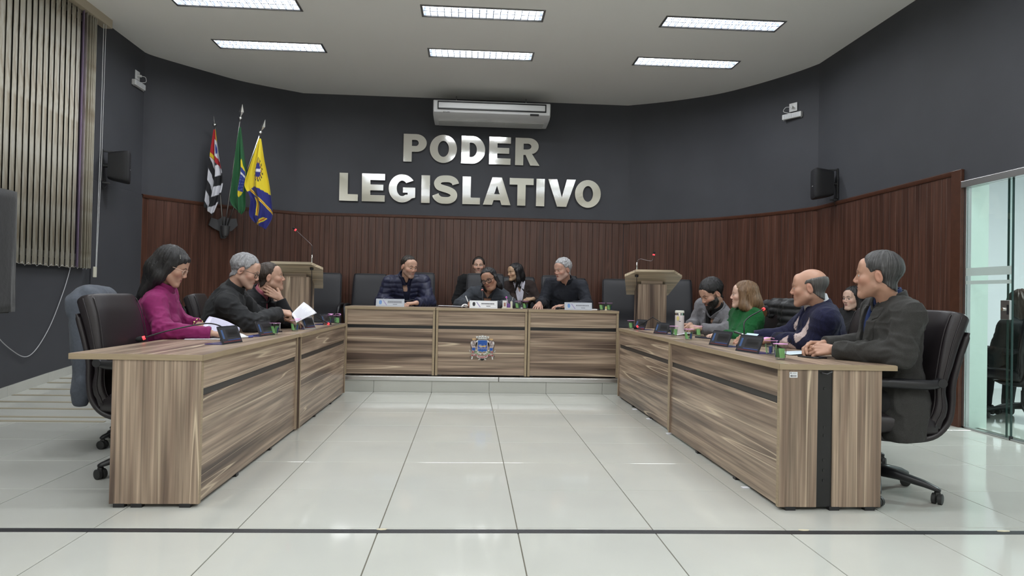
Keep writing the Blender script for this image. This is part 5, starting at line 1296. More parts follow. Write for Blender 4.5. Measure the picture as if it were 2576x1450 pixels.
def person(o):
    """o: dict of world positions. root=(x,y,z floor), head, look, neck, pelvis, face (torso forward), hands {R:(wrist,dir,normal,opts), L:...}"""
    g=np.array(o['root'],float); G=lambda p:np.asarray(p,float)-g
    sc=o.get('size',1.); hs=o.get('hsize',1.)
    # --- frames
    hc=G(o['head']); lf=nrm(o['look']); roll=o.get('roll',0.)
    rt=nrm(np.cross(lf,[0,0,1])); upv=np.cross(rt,lf); rt,upv=rt*math.cos(roll)+upv*math.sin(roll),upv*math.cos(roll)-rt*math.sin(roll)
    HM=np.stack([rt,lf,upv],1)
    toH=lambda P:((P-hc.astype(F4))@HM.astype(F4))/F4(hs)
    toW=lambda Q:hc+HM@np.asarray(Q)*hs
    nb=G(o['neck'])+V3(0,0,o.get('nup',.022)); pv=G(o['pelvis']); F=nrm(np.append(np.asarray(o['face'],float)[:2],0)); sp=nrm(nb-pv); R=nrm(np.cross(F,sp)); Fd=np.cross(sp,R)
    TM=np.stack([R,Fd,sp],1); Ls=np.linalg.norm(nb-pv)
    sw=o.get('shw',.185)*sc; drop=o.get('drop',.040)
    tilt=o.get('shtilt',0.)
    SH={'R':nb-sp*drop+R*sw+sp*tilt,'L':nb-sp*drop-R*sw-sp*tilt}
    if 'shfwd' in o:
        for s in 'RL': SH[s]=SH[s]+Fd*o['shfwd']
    l1,l2=.295*sc,.255*sc; EL={};WR={};HP={}
    for s in 'RL':
        h=o['hands'][s]; w=G(h[0]); pole=SH[s]+(np.asarray(h[3]['pole'],float) if 'pole' in h[3] else (R*(.25 if s=='R' else -.25)-sp*.4-Fd*.1))
        EL[s],WR[s]=ik(SH[s],w,l1,l2,pole)
        if 'elbow' in h[3]: EL[s]=G(h[3]['elbow'])
        kw={k:v for k,v in h[3].items() if k in('curl','spread','thumb','curls','thumb_curl')}
        HP[s]=hand_prims(WR[s],h[1],h[2],1 if s=='R' else -1,sc=o.get('handsize',1.)*sc,**kw)
    bel=o.get('belly',0.); cw=o.get('chest',1.)
    def torso(P,infl=0.,k=.05):
        q=lambda c:pv+sp*Ls*c
        d=s_ell(P,q(.04),(.172*sc*cw+infl,.130*sc+infl,.14*sc+infl),TM)
        d=smin(d,s_ell(P,q(.36)+Fd*(.012+bel*.5),(.150*sc*cw+infl+bel*.4,.118*sc+infl+bel,.20*sc+infl),TM),k)
        d=smin(d,s_ell(P,q(.70)+Fd*.008,(.172*sc*cw+infl,.122*sc+infl,.185*sc+infl),TM),k)
        if o.get('bust'): 
            for s in(-1,1): d=smin(d,s_ell(P,q(.64)+Fd*.095+R*s*.075,(.068+infl,.060+infl,.070+infl),TM),.04)
        for s in 'RL':
            d=smin(d,s_cone(P,nb-sp*.012,SH[s],.056*sc+infl,.055*sc+infl),.05)
        return d
    def arm(P,s,infl,k=.03,cuff=.03,wr=.031):
        w=WR[s]+(EL[s]-WR[s])*cuff
        u=smin(s_cone(P,SH[s],EL[s],.057*sc+infl,.045*sc+infl),s_cone(P,EL[s],w,.044*sc+infl,wr*sc+infl*.8),k)
        return u
    # --- body (skin): head, neck, core and hands as one mesh
    neck=(hc-HM@V3(0,.028,.055)*hs, nb-sp*.05)
    nr=o.get('neckr',.052)*sc
    def headneck(P):
        d=head_sdf(toH(P),o)*hs
        return smin(d,s_cone(P,neck[0],neck[1],nr,nr*1.12),.022)
    vx=o.get('vox',.0035)
    lo,hi=bounds([toW((-.10,-.12,-.13)),toW((.10,.13,.13)),toW((.10,-.12,.13)),toW((-.1,.13,-.13)),toW((.1,.13,-.13)),toW((-.1,-.12,.13)),neck[1],toW((-.10,.13,.13)),toW((.10,-.12,-.13))],.012); lo=np.minimum(lo,neck[1]-.05*0-.03)
    v,f=nets(headneck,lo,hi,vx); parts=[(v,f,0,skin_cols(toH(v.astype(F4)).astype(float),o))]
    sk=np.array(o['skin'][:3])*np.array([.95,.92,.91])
    for s in 'RL':
        if o['hands'][s][3].get('hide'): continue
        pr=HP[s]+[(WR[s]+(EL[s]-WR[s])*.28,WR[s],.034*sc,.0255*sc)]
        pts=[p for a,b,_,_ in HP[s] for p in(a,b)]+[WR[s]+(EL[s]-WR[s])*.28]; lo,hi=bounds(pts,.04)
        v,f=nets(lambda P:prim_sdf(P,pr,.0075*sc),lo,hi,max(vx,.0028)*o.get('hvox',1)); c=sk[None]*(1+.10*vnoise(v.astype(F4),60))[:,None]
        tips=[HP[s][3+4*i][1] for i in range(4)]; 
        parts.append((v,f,0,np.clip(c,0,1)))
    legs=o.get('legs')
    hipw=.095*sc
    kn=[G(p) for p in legs[0]]; an=[G(p) for p in legs[1]]
    hp=[pv-R*hipw,pv+R*hipw]
    def core(P):
        d=torso(P,-.02)
        for s in 'RL': d=smin(d,arm(P,s,-.008,cuff=.0),.03)
        for i in(0,1): d=smin(d,smin(s_cone(P,hp[i],kn[i],.075,.05),s_cone(P,kn[i],an[i],.05,.035),.03),.03)
        return d
    pts=[nb,pv]+list(SH.values())+list(EL.values())+list(WR.values())+kn+an; lo,hi=bounds(pts,.16); lo[2]=max(lo[2],.0)
    v,f=nets(core,lo,hi,.022,3); parts.append((v,f,0,np.tile(sk,(len(v),1))))
    body=sdf_mesh('person',parts,[SKIN],loc=g); tag(body,o['label'],'person')
    # --- eyes
    if o.get('eyes',1)>.15:
        gz=o.get('gaze',(0,0))
        for s in(-1,1):
            b=MB(); c=V3(s*.0315,.0778,.001)
            dirn=nrm(V3(gz[0],1,gz[1])); a=nrm(np.cross(dirn,[0,0,1])); u=np.cross(a,dirn); n=14
            for mi,rg_ in ((0,(PI,.50)),(1,(.50,.24)),(2,(.24,0))):
                b.mi=mi; st_=9 if mi==0 else 3; RR=[]
                for th in np.linspace(rg_[0],rg_[1],st_):
                    RR.append([toW(c+(.0131)*(dirn*math.cos(th)+(a*math.cos(q)+u*math.sin(q))*math.sin(th))) for q in np.linspace(0,2*PI,n+1)[:-1]])
                b.rings(RR,caps=False)
            b.build('eye',[EYEW,mat('iris_brown',(.05,.025,.012),.1),mat('pupil',(.003,.003,.003),.08)],body,smooth=True)
    # --- hair
    if o.get('hair'):
        ex=o.get('long'); L=[]
        if ex:
            for a,b_,r1,r2 in ex: L.append((toW(a) if a[-1]!='w' else G(a[:3]),toW(b_) if b_[-1]!='w' else G(b_[:3]),r1,r2))
        fl=o.get('flat',(1,1,1))
        def hs_(P):
            Q=toH(P); d=hair_sdf(Q,o)*hs
            for a,b_,r1,r2 in L: d=smin(d,s_cone(P,np.asarray(a,F4),np.asarray(b_,F4),r1,r2),.022)
            if L:
                fq=flow(Q)*np.array([1,1,.4],F4); d=d+.0045*vnoise(fq,11)+.003*vnoise(fq,28)
                d=smax(d,-(head_sdf(Q,o)*hs+.012),.004); d=smax(d,-s_ell(Q,o.get('facecut',((0,.085,-.03),(.062,.075,.095)))[0],o.get('facecut',((0,.085,-.03),(.062,.075,.095)))[1])*hs,.012)
            return d
        pts=[toW((-.1,-.13,-.1)),toW((.1,.12,.14)),toW((.1,-.13,.14)),toW((-.1,.12,-.1)),toW((-.1,-.13,.14)),toW((.1,.12,-.1)),toW((-.1,.12,.14)),toW((.1,-.13,-.1))]+[p for a,b_,_,_ in L for p in(a,b_)]
        lo,hi=bounds(pts,.05 if L else .015); v,f=nets(hs_,lo,hi,vx*(1.3 if L else 1.05)); ho=sdf_mesh('hair',[(v,f,0,None)],[o['hairm']],body); add_flow(ho,flow(toH(v.astype(F4))))
    if o.get('beard'):
        def bd(P):
            Q=toH(P); x,y,z=Q[:,0],Q[:,1],Q[:,2]; d=head_sdf(Q,o)-.0035-.002*vnoise(Q,160)
            reg=np.maximum(z+.036+.4*np.maximum(.055-np.abs(x),0)*0,-(y-.0)); reg=np.minimum(reg,np.maximum(np.abs(y-.016)-.012,np.maximum(z+.022,-z-.06)))
            lip=s_ell(Q,(0,.095,-.063),(.021,.03,.0085)); ck=s_ell(Q,(0,.10,-.033),(.046,.06,.021))
            return smax(smax(smax(d,reg,.006),-lip,.004),-ck,.006)*hs
        lo,hi=bounds([toW((-.09,-.03,-.13)),toW((.09,.12,.02)),toW((.09,-.03,.02)),toW((-.09,.12,-.13)),toW((.09,.12,-.13)),toW((-.09,-.03,.02))],.02); v,f=nets(bd,lo,hi,vx); ho=sdf_mesh('beard',[(v,f,0,None)],[o['beard']],body); add_flow(ho,flow(toH(v.astype(F4))))
    # --- clothes
    tq=lambda P:((P-nb.astype(F4))@TM.astype(F4))     # torso axes: a right, b front, c up (0 at neck base)
    fold=o.get('fold',.004)
    def wrinkle(P,amp):
        w=0
        for s in 'RL':
            e=np.exp(-(np.linalg.norm(P-EL[s].astype(F4),axis=1)/.10)**2); ax=nrm(EL[s]-SH[s]); t=(P-EL[s].astype(F4))@ax.astype(F4)
            w=w+e*np.sin(t*150+3*vnoise(P,14))*1.0
        pw=P+F4(.03)*np.stack([vnoise(P,7),vnoise(P+3.1,7),vnoise(P+7.7,7)],1)
        rd=1-np.abs(vnoise(pw*np.array([1.1,1.1,.75],F4),12)); r2=1-np.abs(vnoise(pw*np.array([.7,.7,1.3],F4)+5,20)); return -amp*(.8*w+1.9*np.maximum(rd-.62,0)*2.4+1.2*np.maximum(r2-.66,0)*2-.6)
    Vo=o.get('open')      # jacket opening: (top half width, bottom c, side shift)
    def jacket(P):
        i=o.get('ease',.016); d=torso(P,i)
        if o.get('long_hem'): d=smin(d,s_cone(P,pv-sp*.02-R*.10,pv-sp*.16-R*.13+Fd*.02,.13,.11),.05); d=smin(d,s_cone(P,pv-sp*.02+R*.10,pv-sp*.16+R*.13+Fd*.02,.13,.11),.05)
        q=tq(P); a,b,c=q[:,0],q[:,1],q[:,2]; w_=wrinkle(P,fold)
        qu=0
        if o.get('quilt'):
            ph=c*o['quilt']
            for s in 'RL':
                ax=nrm(WR[s]-EL[s]); near=s_cone(P,EL[s].astype(F4),WR[s].astype(F4),.05,.04)<.03; ph=np.where(near,((P-EL[s].astype(F4))@ax.astype(F4))*o['quilt'],ph)
            qu=-.0095*np.abs(np.sin(ph))**.6+.005
        d=d+w_+qu
        nk=s_cone(P,nb-sp*.02+Fd*.012,nb+sp*.16+Fd*.05,o.get('neckhole',.064),.085); d=smax(d,-nk,.008)
        if Vo:
            wv=np.clip((c-Vo[1])/(0.-Vo[1]),0,1.3)*Vo[0]; wedge=np.maximum(np.abs(a-Vo[2]*(1-np.clip((c-Vo[1])/-Vo[1],0,1)))-wv,-b+.0); wedge=np.maximum(wedge,Vo[1]-c); d=smax(d,-wedge,.005)
        for s in 'RL':
            ar=arm(P,s,i,.035,o.get('cuff',.05))+w_+qu
            ct=(P-WR[s].astype(F4))@nrm(EL[s]-WR[s]).astype(F4); ar=smax(ar,o.get('cuff',.05)*np.linalg.norm(EL[s]-WR[s])-ct-.012,.004)
            d=smin(d,ar,.035)
        hem=o.get('hem',-.62); d=smax(d,hem-c,.01)
        return d
    # collar and lapels as shells lying on the jacket
    pts=[nb+sp*.05,pv-sp*.1]+list(SH.values())+list(EL.values())+list(WR.values()); lo,hi=bounds(pts,.17)
    for s in 'RL':
        if o['hands'][s][3].get('noarm'): pass
    cv=o.get('cvox',.0082)
    v,f=nets(jacket,lo,hi,cv); cc=None
    if o.get('jcol'): cc=o['jcol'](tq(v.astype(F4)).astype(float),v,dict(EL=EL,WR=WR,SH=SH))
    jk=sdf_mesh(o.get('top_name','jacket'),[(v,f,0,cc)],[o['topm']],body)
    if o.get('lapel'):
        def lap(P):
            q=tq(P); a,b,c=q[:,0],q[:,1],q[:,2]; i=o.get('ease',.016)+.005; d=torso(P,i)+wrinkle(P,fold)
            wv=np.clip((c-Vo[1])/(0.-Vo[1]),0,1.25)*Vo[0]; s_=np.abs(a-Vo[2]*(1-np.clip((c-Vo[1])/-Vo[1],0,1))); lw=o['lapel']*np.clip((c-Vo[1])/.10,0,1)
            reg=np.maximum(s_-wv-lw,wv-.004-s_); reg=np.maximum(reg,-b); reg=np.maximum(reg,Vo[1]-c); reg=np.maximum(reg,c-.0); notch=np.maximum(np.abs(c+.085-(s_-wv)*.5)-.0035,wv+lw*.5-s_)
            reg=np.maximum(reg,-notch); shell=np.maximum(d,-(d+.012)); return smax(shell,reg,.002)
        v,f=nets(lap,*bounds([nb+sp*.08+R*.2+Fd*.2,nb-sp*.5-R*.2,nb+Fd*.25-sp*.5+R*.1,nb-R*.2+sp*.06+Fd*.2],.05),.0045)
        if len(v): sdf_mesh('lapel',[(v,f,0,None)],[o['topm']],jk)
    def collar_fn(r,hgt,t,gap,lift=0.):
        hgt=hgt+.028; A=nb-sp*.015+Fd*.004; B=nb+sp*hgt+Fd*(.016+lift)
        def fn(P):
            d=s_cone(P,A,B,r*1.12,r); sh=np.abs(d)-t; q=tq(P); a,b,c=q[:,0],q[:,1],q[:,2]; sh=np.maximum(sh,c-hgt+.012*np.clip(b/.05,-1,1)); sh=np.maximum(sh,-.03-c)
            g_=np.maximum(np.abs(a)-gap*np.clip(.35+c/hgt,.0,1.2),-b+.02); return smax(sh,-g_,.003)+.0
        return fn
    if o.get('collar'):
        r,hgt,t,gap=o['collar'][:4]; m=o['collar'][4]; v,f=nets(collar_fn(r,hgt,t,gap),*bounds([nb-.1,nb+.1],.02),.0052)
        if len(v): sdf_mesh('collar',[(v,f,0,None)],[m],jk)
    if o.get('shirtm'):
        def shirt(P):
            d=torso(P,.006); nk=s_cone(P,nb-sp*.01+Fd*.01,nb+sp*.16+Fd*.045,.058,.072); d=smax(d,-nk,.006); q=tq(P)
            vv=o.get('shirtv',.03); w=np.clip((q[:,2]+.11)/.11,0,1.3)*vv; wd=np.maximum(np.maximum(np.abs(q[:,0])-w,-q[:,1]),-.11-q[:,2]); return (smax(d,-wd,.004) if vv>0 else d)+.0015*vnoise(P,40)
        v,f=nets(shirt,*bounds([nb+sp*.05+R*.22,nb-sp*.5-R*.22,nb+Fd*.2-sp*.4,nb-Fd*.15],.03),.0105); st=sdf_mesh('shirt',[(v,f,0,None)],[o['shirtm']],body)
        if o.get('scollar'):
            r,hgt,t,gap=o['scollar']; v,f=nets(collar_fn(r,hgt,t,gap,.004),*bounds([nb-.1,nb+.1],.02),.0050)
            if len(v): sdf_mesh('shirt_collar',[(v,f,0,None)],[o['shirtm']],st)
    tm=o.get('trousm') or cloth('dark_trousers',(.012,.012,.015))
    def trous(P):
        d=s_ell(P,pv+sp*.02,(.178*sc*cw,.14*sc,.12*sc),TM)
        for i in(0,1): d=smin(d,smin(s_cone(P,hp[i],kn[i],.088*sc,.066*sc),s_cone(P,kn[i],an[i]+np.array([0,0,.03]),.066*sc,.052*sc),.03),.04)
        return smax(d,(g[2]*0+.05)-P[:,2],.005)+.004*vnoise(P,18)
    v,f=nets(trous,*bounds([pv]+kn+an,.17),.020,3); sdf_mesh('trousers',[(v,f,0,None)],[tm],body)
    for i in(0,1):
        ft=nrm(np.append((kn[i]-pv)[:2],0)); b=MB(); a=an[i]; RR=[]
        for s_,w_,h_ in ((-.075,.022,.03),(-.06,.034,.045),(0,.038,.045),(.06,.040,.03),(.13,.040,.022),(.17,.026,.015)):
            RR.append(superell(Vector(a[:2].tolist()+[h_+.004])+Vector(ft)*s_,Vector(np.cross(ft,[0,0,1])),(0,0,1),w_,h_,3,14))
        b.rings(RR).build('shoe',mat('black_shoe',(.012,.011,.011),.3),body,smooth=True)
    # --- glasses
    if o.get('glasses'):
        gm,wid,hei,rad=o['glasses']; b=MB()
        for s in(-1,1):
            lp=superell((s*.033,.104,-.004),(1,0,0),(0,0,1),wid,hei,3.2,22); lp=[Vector((p.x,p.y-abs(p.x)*.12-.003,p.z)) for p in lp]
            b.tube([toW(p) for p in lp],rad,6,True)
            b.tube([toW(p) for p in ((s*(.033+wid),.094,.006),(s*.076,.085,.008),(s*.083,.02,.006),(s*.084,-.015,-.012))],rad*.85,6)
        b.tube([toW(p) for p in ((-.033+wid,.1,.002),(0,.106,.006),(.033-wid,.1,.002))],rad*.9,6)
        gl=b.build('glasses',gm,body,smooth=True)
        for s in(-1,1):
            lp=superell((s*.033,.104,-.004),(1,0,0),(0,0,1),wid,hei,3.2,22); MB().add([toW((p.x,p.y-abs(p.x)*.12-.003,p.z)) for p in lp],[tuple(range(22))]).build('lens',glass('lens_glass',(.93,.94,.95)),gl)
    o['_']=dict(WR=WR,EL=EL,SH=SH,nb=nb,toW=toW,HM=HM,HP=HP,body=body,g=g,R=R,Fd=Fd,sp=sp)
    return body
def bracelet(o,s,m,r=.034,t=.005,name='bracelet',back=.02,beads=0):
    q=o['_']; w=q['WR'][s]; e=nrm(q['EL'][s]-w); c=w+e*back; a=nrm(np.cross(e,[.3,.2,1])); u=np.cross(a,e); b=MB()
    P=[c+(a*math.cos(k)+u*math.sin(k))*r for k in np.linspace(0,2*PI,19)[:-1]]
    if beads:
        for i in range(0,18,2): b.tube([P[i],P[(i+1)%18]],t,6)
        b.tube(P,t*.4,5,True)
    else: b.tube(P,t,6,True)
    return b.build(name,m,q['body'],smooth=True)
# ------------------------------------------------------------------ the people in the room
def legs_of(pel,f,z0,spread=.11,reach=.40):
    f=nrm(np.append(np.asarray(f,float)[:2],0)); r=np.cross(f,[0,0,1]); p=np.asarray(pel,float)
    kn=[p+f*reach+r*s*spread+V3(0,0,z0+.50-p[2]) for s in(-1,1)]; an=[k+f*.03+V3(0,0,z0+.075-k[2]) for k in kn]
    return (kn,an)
FAIR=(.50,.315,.235); TAN_=(.40,.235,.165); WARM=(.44,.27,.195); PALEF=(.58,.40,.315)
BLKH=hair_mat('hair_black',(.010,.009,.010)); DKBR=hair_mat('hair_dark_brown',(.018,.012,.009)); GRYH=hair_mat('hair_grey',(.26,.26,.27),(.50,.50,.52)); SILV=hair_mat('hair_silver',(.34,.34,.35),(.60,.60,.62)); SALT=hair_mat('hair_salt',(.035,.034,.034),(.17,.17,.17)); BRGR=hair_mat('hair_greying',(.085,.078,.074),(.22,.21,.20)); BLND=hair_mat('hair_light_brown',(.14,.075,.034),(.36,.22,.11)); BRWN=hair_mat('hair_brown',(.045,.024,.017)); BRN2=hair_mat('hair_short_brown',(.035,.023,.017),(.09,.065,.05))
LAP=lambda p,z:(p,(0,0,-1),(0,1,0),{'hide':1})
CAST=[]
def cast(**o):
    o.setdefault('legs',legs_of(o['pelvis'],o['face'],o['root'][2])); CAST.append(o); person(o); return o
ROOTZ=0
# 1 woman in magenta blouse
MAG=cloth('magenta_crepe',(.20,.012,.095),.7,.2,420,.2)
p1=cast(label='woman in a magenta blouse with long black hair reading at the near left desk',root=(-2.1,4.68,0),head=(-1.895,4.585,1.165),look=(.90,.15,-.40),neck=(-1.965,4.61,.985),pelvis=(-2.12,4.73,.52),face=(.96,.20,0),
  hands={'R':((-1.60,4.46,.752),(.97,.22,-.10),(0,-.1,1),{'elbow':(-1.86,4.40,.768),'curl':.14,'spread':.08}),'L':((-1.78,4.74,.79),(.9,.25,-.25),(.2,-.5,.8),{'elbow':(-1.98,4.86,.80),'curl':.45})},
  skin=WARM,hair='long',hairm=BLKH,ears=0,thick=.016,line=(.068,.072),fem=1,eyes=.35,shw=.155,size=.92,hsize=.94,neckr=.046,bust=1,brow=(.02,.012,.01),lip=(.30,.09,.09),
  long=[((0,-.035,.05),(0,-.075,-.05),.082,.075),((0,-.07,-.04),(-2.06,4.645,.995,'w'),.075,.060),((-2.05,4.64,1.0,'w'),(-2.155,4.66,.915,'w'),.058,.030),((.05,.0,.0),(.055,-.025,-.10),.036,.034),((-.05,.0,.0),(-.055,-.03,-.09),.036,.03),((.035,.062,.072),(-.03,.066,.075),.022,.022),((.055,-.03,-.08),(-2.05,4.56,.99,'w'),.034,.03)],
  facecut=((0,.090,-.035),(.075,.070,.095)),top_name='blouse',topm=MAG,ease=.014,fold=.005,cuff=.03,hem=-.50,neckhole=.05,collar=(.056,.05,.006,.0,MAG),cvox=.0068,glasses=(mat('blush_frame',(.55,.38,.30),.3),.026,.019,.0021))
bracelet(p1,'L',mat('gold_chain',(.55,.42,.22),.25,1),.036,.008,back=.0,beads=1)
q=p1['_']
MB().tube([tuple(q['toW'](p)) for p in ((.072,.03,.098),(.080,.045,.075))],.0018,6).build('hair_pin',CHROME,q['body'])
b=MB()
for s in(-1,1): b.tube([tuple(q['nb']+q['Fd']*.085+q['sp']*z+q['R']*x) for x,z in ((0,-.02),(s*.022,-.035),(s*.03,-.08),(s*.012,-.15))],[.008,.017,.017,.008],8)
b.build('neck_bow',MAG,q['body'],smooth=True)
# 2 grey haired man with glasses
CHAR=cloth('charcoal_twill',(.020,.021,.023),.8,.35,380,.25)
p2=cast(label='grey haired man with glasses in a charcoal jacket bending over a document',root=(-1.98,5.50,0),head=(-1.690,5.40,1.172),look=(.92,.06,-.36),neck=(-1.80,5.43,.985),pelvis=(-2.02,5.52,.52),face=(.96,.22,0),
  hands={'R':((-1.475,5.58,.865),(.72,.60,-.20),(.0,-.6,.8),{'elbow':(-1.60,5.27,.775),'curls':[1.0,1.05,1.1,1.15],'thumb':.3,'thumb_curl':.6}),'L':((-1.50,5.86,.80),(.8,.35,-.3),(0,.2,1),{'curl':.5})},
  skin=FAIR,hair='short',hairm=GRYH,curly=2,blunt=1,thick=.013,line=(.070,.074),recede=.6,eyes=.35,stubble=.25,stubc=(.25,.22,.21),brow=(.10,.09,.085),topm=CHAR,ease=.02,fold=.006,cuff=.06,hem=-.6,neckhole=.062,collar=(.066,.062,.006,.02,CHAR),shirtm=cloth('grey_tee',(.12,.12,.13)),
  glasses=(mat('black_frame',(.01,.01,.011),.3),.026,.017,.0019),cvox=.0068)
# 3 man with chin on hand
BLKB=cloth('black_wool',(.010,.010,.012),.85,.25,400,.15); PNKS=cloth('pink_shirt',(.42,.13,.17),.7,.15,500)
p3=cast(label='man in a black blazer and pink shirt resting his chin on his hand',root=(-2.0,6.25,0),head=(-1.690,6.07,1.140),look=(.95,.24,.10),neck=(-1.79,6.10,.965),pelvis=(-2.02,6.26,.50),face=(.9,-.25,0),
  hands={'L':((-1.585,6.00,.962),(-.80,-.02,.50),(.25,-.95,.2),{'elbow':(-1.50,6.02,.755),'curls':[.18,.22,.28,.34],'thumb':.7,'spread':.05}),'R':((-1.50,5.99,.752),(.75,.65,-.05),(0,0,1),{'elbow':(-1.72,5.83,.775),'curl':.3})},
  skin=WARM,hair='short',hairm=BRN2,thick=.010,line=(.070,.076),recede=.8,eyes=.85,brow=(.04,.03,.025),browk=.6,stubble=.12,nose=1.15,topm=BLKB,ease=.017,fold=.004,cuff=.10,open=(.045,-.30,0),lapel=.05,shirtm=PNKS,scollar=(.058,.056,.0045,.018),neckhole=.068,collar=(.077,.034,.007,.06,BLKB))
bracelet(p3,'L',CHROME,.033,.006,'wrist_watch',.03)
q=p3['_']; a,b_,r1,r2=q['HP']['L'][1+4*2]; c=a*.5+b_*.5; d=nrm(b_-a); u=nrm(np.cross(d,[.1,.3,1])); w=np.cross(d,u)
MB().tube([tuple(c+(u*math.cos(k)+w*math.sin(k))*.0098) for k in np.linspace(0,2*PI,15)[:-1]],.0013,6,True).build('ring',mat('gold_ring',(.6,.45,.2),.2,1),q['body'])
# 4 man in navy puffer jacket
NAVY=cloth('navy_puffer',(.012,.014,.038),.42,.2,60,.1,var=.1)
p4=cast(label='man in a quilted navy puffer jacket seated at the left front desk',root=(-.70,8.40,DAIS),head=(-.690,8.06,1.335),look=(.60,-.75,-.24),neck=(-.725,8.16,1.165),pelvis=(-.72,8.42,.66),face=(.08,-1,0),
  hands={'R':((-.865,7.93,.930),(.85,-.50,.0),(.1,.0,1),{'elbow':(-1.00,8.12,.915),'curl':.35}),'L':((-.585,7.80,.925),(-.85,-.40,-.10),(0,-.2,1),{'elbow':(-.455,8.05,.925),'curls':[.6,.65,.7,.75]})},
  skin=FAIR,hair='short',hairm=DKBR,thick=.009,line=(.062,.084),recede=.9,eyes=.5,stubble=.55,stubc=(.10,.085,.08),brow=(.025,.018,.014),topm=NAVY,ease=.032,fold=.003,quilt=62,cuff=.12,open=(.050,-.34,0),shirtm=cloth('navy_polo',(.010,.012,.032)),shirtv=0,scollar=(.060,.05,.004,.024),neckhole=.070,collar=(.078,.062,.009,.045,NAVY),vox=.0042,handsize=1.02)
# 5 man in black sweater at the wall
p5=cast(label='bearded young man in a black sweater sitting at the back wall',root=(.08,9.52,DAIS),head=(.122,9.33,1.412),look=(-.03,-1,.04),neck=(.115,9.40,1.235),pelvis=(.09,9.52,.68),face=(0,-1,0),
  hands={'R':((-.10,9.18,.80),(.7,-.7,0),(0,0,1),{'curl':.3}),'L':((.30,9.18,.80),(-.7,-.7,0),(0,0,1),{'curl':.3})},
  skin=FAIR,hair='short',hairm=DKBR,thick=.011,lift=.006,line=(.074,.076),eyes=1.,gaze=(0,.35),stubble=.62,stubc=(.07,.05,.045),brow=(.02,.014,.011),hsize=.97,top_name='sweater',topm=cloth('black_knit',(.009,.009,.010)),ease=.015,neckhole=.058,collar=(.056,.03,.006,.0,cloth('black_knit',(.009,.009,.010))),vox=.0042,cvox=.009)
# 6 woman with black glasses writing
DGRY=cloth('slate_jersey',(.034,.039,.048),.8,.25,300,.2)
p6=cast(label='woman with black glasses writing at the middle front desk',root=(.21,8.36,DAIS),head=(.228,8.00,1.212),look=(-.36,-.90,-.30),roll=-.30,neck=(.225,8.12,1.045),pelvis=(.22,8.38,.66),face=(-.10,-1,0),
  hands={'R':((.015,7.84,.930),(.15,-.95,-.15),(-.5,.1,.85),{'elbow':(-.10,8.08,.915),'curls':[.8,.85,.9,1.0],'thumb':.35,'thumb_curl':.6}),'L':((.30,7.80,.915),(-.9,-.30,0),(0,0,1),{'elbow':(.50,8.00,.92),'curl':.3})},
  skin=(.33,.185,.125),hair='long',hairm=BLKH,ears=0,thick=.012,line=(.062,.082),recede=.6,fem=1,fat=.008,double=1,eyes=.3,mouth=.5,brow=(.015,.01,.008),lip=(.24,.07,.07),hsize=1.0,neckr=.054,shw=.165,bust=1,chest=1.12,
  long=[((0,-.04,.04),(0,-.075,-.06),.082,.075),((.074,-.01,.0),(.085,-.02,-.11),.030,.028),((-.074,-.01,.0),(-.085,-.015,-.11),.030,.028),((.085,-.02,-.10),(.355,8.12,1.04,'w'),.028,.018),((-.085,-.015,-.10),(-.088,-.03,-.15),.026,.015)],
  topm=DGRY,ease=.02,fold=.005,cuff=.05,open=(.055,-.17,0),shirtm=cloth('black_tee',(.010,.010,.011)),shirtv=.05,collar=(.080,.050,.007,.05,DGRY),neckhole=.07,glasses=(mat('thick_black_frame',(.008,.008,.009),.25),.0275,.0195,.0032),vox=.0040)
# 7 long haired woman in brown blazer
BRBL=cloth('brown_blazer',(.030,.020,.018),.85); WSH=cloth('white_blouse',(.62,.60,.68),.7,.15,300)
p7=cast(label='woman with long straight black hair in a brown blazer and white shirt',root=(.69,9.42,DAIS),head=(.596,9.18,1.335),look=(-.86,-.48,-.10),neck=(.660,9.26,1.175),pelvis=(.69,9.44,.66),face=(.0,-1,0),
  hands={'R':((.50,9.00,.965),(.8,-.5,-.1),(0,-.2,1),{'curl':.4}),'L':((.83,8.99,.995),(-.9,-.25,-.15),(.1,-.5,.8),{'curl':.5})},
  skin=(.46,.31,.20),hair='long',hairm=BLKH,ears=0,thick=.012,line=(.066,.080),fem=1,eyes=.3,mouth=.6,lip=(.22,.03,.06),brow=(.02,.012,.01),hsize=.93,neckr=.044,shw=.16,size=.92,bust=1,
  long=[((0,-.04,.04),(0,-.08,-.06),.080,.075),((0,-.075,-.05),(.69,9.33,1.12,'w'),.072,.055),((-.074,.0,.02),(-.082,.0,-.12),.026,.026),((-.082,.0,-.10),(.60,9.17,1.07,'w'),.022,.008),((.074,.0,.02),(.084,-.005,-.12),.028,.028),((.084,-.005,-.1),(.775,9.17,1.05,'w'),.024,.008)],
  facecut=((0,.095,-.035),(.066,.068,.10)),topm=BRBL,ease=.016,cuff=.12,open=(.075,-.36,0),lapel=.055,shirtm=WSH,scollar=(.052,.045,.004,.03),neckhole=.07,vox=.0042,cvox=.009)
